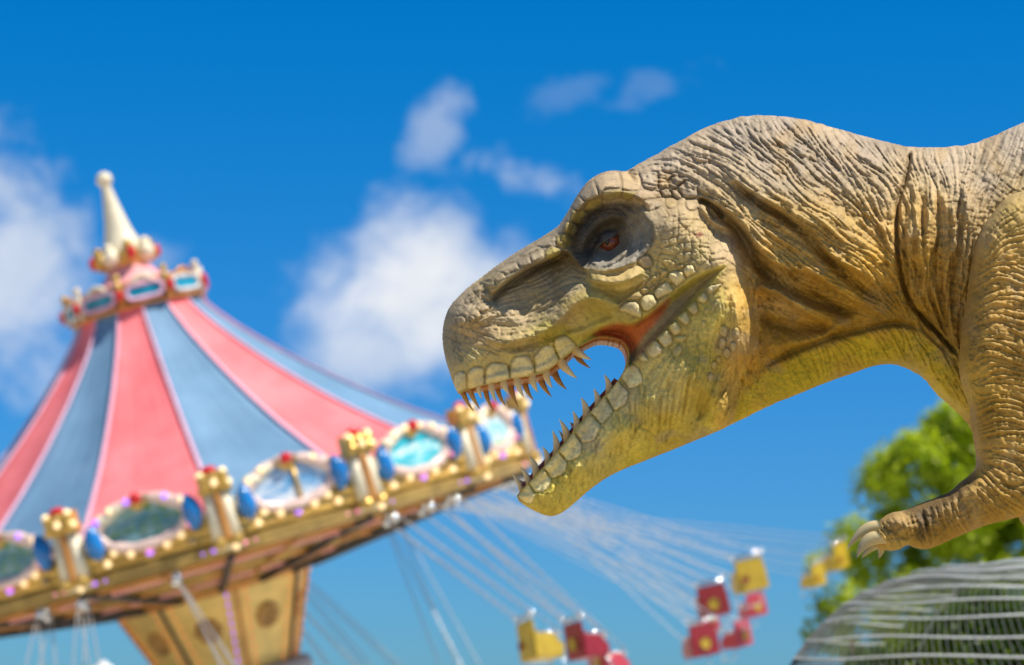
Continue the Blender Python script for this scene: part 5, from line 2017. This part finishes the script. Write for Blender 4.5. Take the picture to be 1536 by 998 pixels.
SEATS = [
    (810, 962, 38.0, 'y', 'yellow swing seat lowest in the frame, hanging left of a dark red one', 1.0, 0.35, 0.0),
    (879, 962, 39.0, 'r', 'dark red swing seat with yellow emblem, just right of the lowest yellow seat', 0.95, 0.35, 0.0),
    (912, 990, 40.0, 'p', 'pinkish red swing seat cut off by the lower edge of the photo', 0.9, 0.4, 0.0),
    (1050, 962, 46.5, 'r', 'lower of the two stacked dark red swing seats, with round yellow emblem', 0.98, 0.45, 0.0),
    (1068, 902, 47.5, 'r', 'upper of the two stacked dark red swing seats, left of the tall yellow seat', 1.0, 0.45, 0.0),
    (1122, 864, 48.5, 'y', 'yellow swing seat highest of the cluster, above the dark red seats', 1.06, 0.45, 0.0),
    (1128, 908, 51.0, 'p', 'pinkish red swing seat half hidden under the tall yellow seat', 0.8, 0.4, 0.0),
    (1104, 952, 51.5, 'p', 'pinkish red swing seat with round yellow emblem, right of the dark red pair', 0.9, 0.4, 0.0),
    (1060, 934, 52.5, 'p', 'pale pinkish red swing seat showing between the two dark red seats', 0.75, 0.4, 0.0),
    (1219, 864, 58.0, 'y', 'narrow yellow swing seat left of the one beside the claws', 0.85, 0.45, 0.0),
    (1250, 836, 59.0, 'y', 'yellow-green swing seat with red emblem right beside the statue\'s claws', 1.02, 0.45, 0.0),
    (60, 1085, 37.0, 'r', 'dark red swing seat below the left edge, chains crossing the lower left corner', 1.0, 0.3, -0.1),
    (135, 1100, 36.0, 'y', 'yellow swing seat out of frame below the leftmost gilded column', 1.0, 0.3, -0.1),
    (400, 1120, 34.5, 'r', 'dark red swing seat out of frame below the tower, on the nearest chains', 1.0, 0.3, -0.1),
    (600, 1045, 49.5, 'y', 'yellow swing seat out of frame right of the tower, on nearer dark-looking chains', 1.0, 0.3, 0.45),
    (545, 1055, 50.5, 'r', 'dark red swing seat out of frame right of the tower, on farther dark-looking chains', 1.0, 0.3, 0.3),
    (700, 1040, 48.0, 'r', 'dark red swing seat out of frame between tower and lowest yellow seat', 1.0, 0.3, 0.4),
]
for (px, py, Y, c, lab, sc_, ln, sw) in SEATS:
    swing_seat(px, py, Y, c, lab, 'swing seats flying out from the ride', ln, sc_, sw)
# ------------------------------------------------------------------ ground
gm = vary(material('sandy_ground', (0.45, 0.36, 0.20), 0.9), 0.8, 0.3)
ground = mesh_object('ground', [(-3000, -3000, 0), (3000, -3000, 0), (3000, 3000, 0), (-3000, 3000, 0)], [(0, 1, 2, 3)], gm)
tag(ground, kind='structure')

pm = vary(material('pale_bounce_disc', (0.62, 0.57, 0.46), 0.8), 0.6, 0.15)  # unseen pale disc, added to bounce light up under the ride
pv = mesh_object('bounce_disc', [(RC.x + 24 * math.cos(i * math.pi / 32), RC.y + 24 * math.sin(i * math.pi / 32), 0.004) for i in range(64)], [tuple(range(64))], pm)
tag(pv, kind='structure')

# ------------------------------------------------------------------ tree
TY = 62.0


def leaf_material():
    m = bpy.data.materials.new('leaf')
    m.use_nodes = True
    t = NT(m.node_tree)
    b = t.n['Principled BSDF']
    out = t.n['Material Output']
    a = t.new('ShaderNodeAttribute', attribute_name='Tone')
    c = t.mix(a.outputs['Fac'], (0.05, 0.12, 0.010), (0.56, 0.64, 0.02))
    t.l.new(c, b.inputs['Base Color'])
    b.inputs['Roughness'].default_value = 0.5
    tr = t.new('ShaderNodeBsdfTranslucent')
    t.l.new(t.mix(1.0, c, (1.0, 1.1, 0.4), 'MULTIPLY'), tr.inputs[0])
    mx = t.new('ShaderNodeMixShader')
    mx.inputs[0].default_value = 0.58
    t.l.new(b.outputs[0], mx.inputs[1])
    t.l.new(tr.outputs[0], mx.inputs[2])
    t.l.new(mx.outputs[0], out.inputs[0])
    return m


LEAF = leaf_material()
BARK = vary(material('bark', (0.09, 0.06, 0.04), 0.9), 6, 0.4, bump=0.6)
tree = empty('broadleaf_tree', (0, 0, 0), 'bright lime-green bushy tree behind the statue\'s raised claws', 'tree')
tc = pt(1505, 900, TY)
px_t = TY / FPX
tree.location = (tc.x, TY, 0)
TR = np.random.default_rng(3)
# clump centres: an uneven tall mound, measured in photograph pixels round its axis
prof_y = [612, 650, 700, 760, 820, 880, 940, 990, 1020, 1045]
prof_w = [55, 135, 190, 222, 245, 272, 268, 250, 200, 120]
clumps = []
while len(clumps) < 720:
    yy = TR.uniform(618, 1040)
    rmax = np.interp(yy, prof_y, prof_w)
    ang = TR.uniform(0, 2 * math.pi)
    lob = 1 + 0.07 * math.sin(3 * ang + yy * 0.02) + 0.06 * math.sin(yy * 0.055 + 2 * ang)
    rr = rmax * lob * (1 - 0.95 * TR.random() ** 1.7)
    clumps.append((rr * math.cos(ang), rr * math.sin(ang) * 0.8, yy, TR.uniform(17, 34), rr / (rmax * lob)))
vs, fs, tone = [], [], []
for (cx, cy, yy, cr, dep) in clumps:
    z = pt(1505, yy, TY).z
    c = Vector((cx * px_t, cy * px_t, z))
    tn = TR.uniform(0.45, 1.1)
    for i in range(120):
        d = Vector(TR.standard_normal(3)).normalized()
        p = c + Vector((d.x, d.y, d.z * 1.15)) * cr * px_t * (TR.random() ** 0.45)
        a = Vector(TR.standard_normal(3)).normalized()
        nrm = (d * 0.8 + Vector((0, 0, 0.5)) + a * 0.6).normalized()
        u = nrm.cross(a)
        if u.length < 1e-3:
            continue
        u.normalize()
        v = nrm.cross(u)
        s = TR.uniform(0.030, 0.062) * TY / 30
        k = len(vs)
        vs += [p - u * s * 0.55, p + v * s * 1.0, p + u * s * 0.55, p - v * s * 1.0]
        fs.append((k, k + 1, k + 2, k + 3))
        tone += [min(1, max(0, tn + TR.normal(0, 0.18)))] * 4
crown = mesh_object('crown', vs, fs, LEAF, tree, False)
ta = crown.data.attributes.new('Tone', 'FLOAT', 'POINT')
ta.data.foreach_set('value', tone)
mb = MB()
H = pt(1505, 640, TY).z
mb.tube([(0, 0, -0.05), (0.03, 0.02, 0.6), (-0.02, 0, 1.6), (0.03, 0.02, H * 0.6), (0, 0, H)], [0.24, 0.17, 0.14, 0.09, 0.02], 10)
trunk = mb.build('trunk', BARK, tree, True)
for i in range(14):
    zz = 0.8 + i * (H - 1.4) / 14
    a = i * 2.4
    l = np.interp(zz, [0.5, 2.2, H], [1.4, 1.9, 0.3])
    mb = MB()
    mb.tube([(0, 0, zz), (l * 0.5 * math.cos(a), l * 0.5 * math.sin(a), zz + 0.35 * l), (l * math.cos(a), l * math.sin(a), zz + 0.5 * l)], [0.055, 0.035, 0.01], 7)
    mb.build('limb', BARK, tree, True)

# ------------------------------------------------------------------ netting dome (a wire-meshed hoop shelter)
NY = 20.0
px_n = NY / FPX
CORD = vary(material('pale_cord', (0.78, 0.82, 0.80), 0.5), 3, 0.2)
CORD2 = vary(material('grey_cord', (0.15, 0.16, 0.15), 0.6), 3, 0.2)
RUST = vary(material('rusty_wire', (0.22, 0.05, 0.02), 0.7), 3, 0.3)
dome = empty('netting_dome', (0, 0, 0), 'grey rope netting stretched over a low dome, at the lower right corner', 'net')
dc = pt(1640, 1000, NY)
dome.location = (dc.x, NY, 0)
A_ = 540 * px_n
B_ = 470 * px_n
ztop = pt(1640, 831, NY - 1.2).z
zeq = 0.25


def dome_pt(u, v):
    """u round the dome, v from 0 at the ground to 1 at the top: upright walls, then a flat shoulder"""
    e = v * math.pi / 2
    r = max(math.cos(e), 0.0) ** 0.5
    return Vector((A_ * r * math.cos(u), B_ * r * math.sin(u) * 0.8, zeq + (ztop - zeq) * math.sin(e) ** 1.0))


def dome_ring(u, z):
    s = min(max((z - zeq) / (ztop - zeq), 0), 1)
    return dome_pt(u, math.asin(s) / (math.pi / 2))


# rings (horizontal ropes), closer than a hand's breadth, slightly wavy
mb = MB()
hs = list(np.linspace(0.02, 0.84, 17)) + [0.882, 0.918, 0.948, 0.97, 0.986, 0.996]
for j, h_ in enumerate(hs):
    pts_ = []
    for i in range(121):
        u = 2 * math.pi * i / 120
        z = zeq + (ztop - zeq) * h_
        q = dome_ring(u, z)
        pts_.append(q + Vector((0, 0, 0.012 * math.sin(7 * u + j * 1.7))))
    mb.tube(pts_, 0.0085, 6, 0, False)
mb.build('ring_ropes', CORD, dome, True)
mb = MB()
for k in range(230):
    u0 = 2 * math.pi * k / 230
    pts_ = [dome_ring(u0 - 0.75 * (h_), zeq + (ztop - zeq) * h_) for h_ in np.linspace(0, 0.99, 26)]
    mb.tube(pts_, 0.0036, 4, 0, False)
mb.build('slanting_cords', CORD2, dome, True)
mb = MB()
mb.tube([dome_ring(u, zeq + (ztop - zeq) * h_) + Vector((0, -0.02, 0)) for u, h_ in zip(np.linspace(-1.98, -1.58, 14), np.linspace(0.62, 0.88, 14))], 0.014, 6)
mb.build('rusty_wire', RUST, dome, True)
mb = MB()
for k in range(10):
    u0 = 2 * math.pi * k / 10 + 0.2
    mb.tube([dome_ring(u0, zeq + (ztop - zeq) * h_) for h_ in np.linspace(0, 1, 22)], 0.006, 6)
mb.build('hoops', CORD2, dome, True)

# ------------------------------------------------------------------ dark hedge standing behind the netting
HY = NY
hedge = empty('hedge', (0, 0, 0), 'dark green hedge growing inside the grey netting dome', 'hedge')
ph_ = HY / FPX
hx0, hx1 = pt(1222, 900, HY).x, pt(2050, 900, HY).x
hedge.location = ((hx0 + hx1) / 2, HY, 0)
hw_ = (hx1 - hx0) / 2
htop = pt(1400, 872, HY).z
vs, fs, tone = [], [], []
HR = np.random.default_rng(9)
for i in range(34000):
    x = HR.uniform(-hw_, hw_)
    e = min(1.0, (x + hw_) / 0.9) ** 0.5
    rx_ = min(0.98, abs(x + hedge.location.x - dc.x) / A_ + 0.10)
    top = max(0.3, zeq + (ztop - zeq) * math.sqrt(1 - rx_ ** 4) - 0.30 + 0.06 * math.sin(x * 5.0) + 0.04 * math.sin(x * 13 + 1))
    z = top * (1 - HR.random() ** 1.6 * 0.98)
    y = HR.uniform(-0.9, 0.9) * (1 - 0.3 * (z / top) ** 4)
    a = Vector(HR.standard_normal(3)).normalized()
    n_ = (Vector((0, -0.5 if y < 0 else 0.5, 0.6)) + a * 0.9).normalized()
    u = n_.cross(a)
    if u.length < 1e-3:
        continue
    u.normalize()
    v = n_.cross(u)
    sz = HR.uniform(0.03, 0.06)
    p = Vector((x, y, z))
    k = len(vs)
    vs += [p - u * sz * 0.6, p + v * sz, p + u * sz * 0.6, p - v * sz]
    fs.append((k, k + 1, k + 2, k + 3))
    tone += [min(1, max(0, 0.04 + 0.22 * max(0, math.sin(x * 4 + z * 3)) + HR.normal(0, 0.05)))] * 4
fol = mesh_object('foliage', vs, fs, LEAF, hedge, False)
ta = fol.data.attributes.new('Tone', 'FLOAT', 'POINT')
ta.data.foreach_set('value', tone)
mb = MB()
for i in range(9):
    x = -hw_ + 0.3 + i * (2 * hw_ - 0.6) / 8
    mb.tube([(x, 0, -0.05), (x + 0.05, 0.03, htop * 0.5), (x, 0, htop * 0.85)], [0.05, 0.035, 0.01], 7)
    mb.build('stem', BARK, hedge, True)
    mb = MB()

# ------------------------------------------------------------------ white tent tip at the lower left
tp = pt(155, 991, 66.0)
tent = empty('marquee_tent', (tp.x, 66.0, 0), 'white peaked marquee whose tip just shows at the lower left edge', 'tent')
mb = MB()
mb.lathe([(3.2, 1.4), (1.2, tp.z - 0.75), (0.35, tp.z - 0.25), (0.04, tp.z)], 8)
mb.build('roof', WHITE, tent, False)
mb = MB()
mb.lathe([(3.2, 0.0), (3.2, 1.4)], 8)
mb.build('wall', WHITE, tent, False)
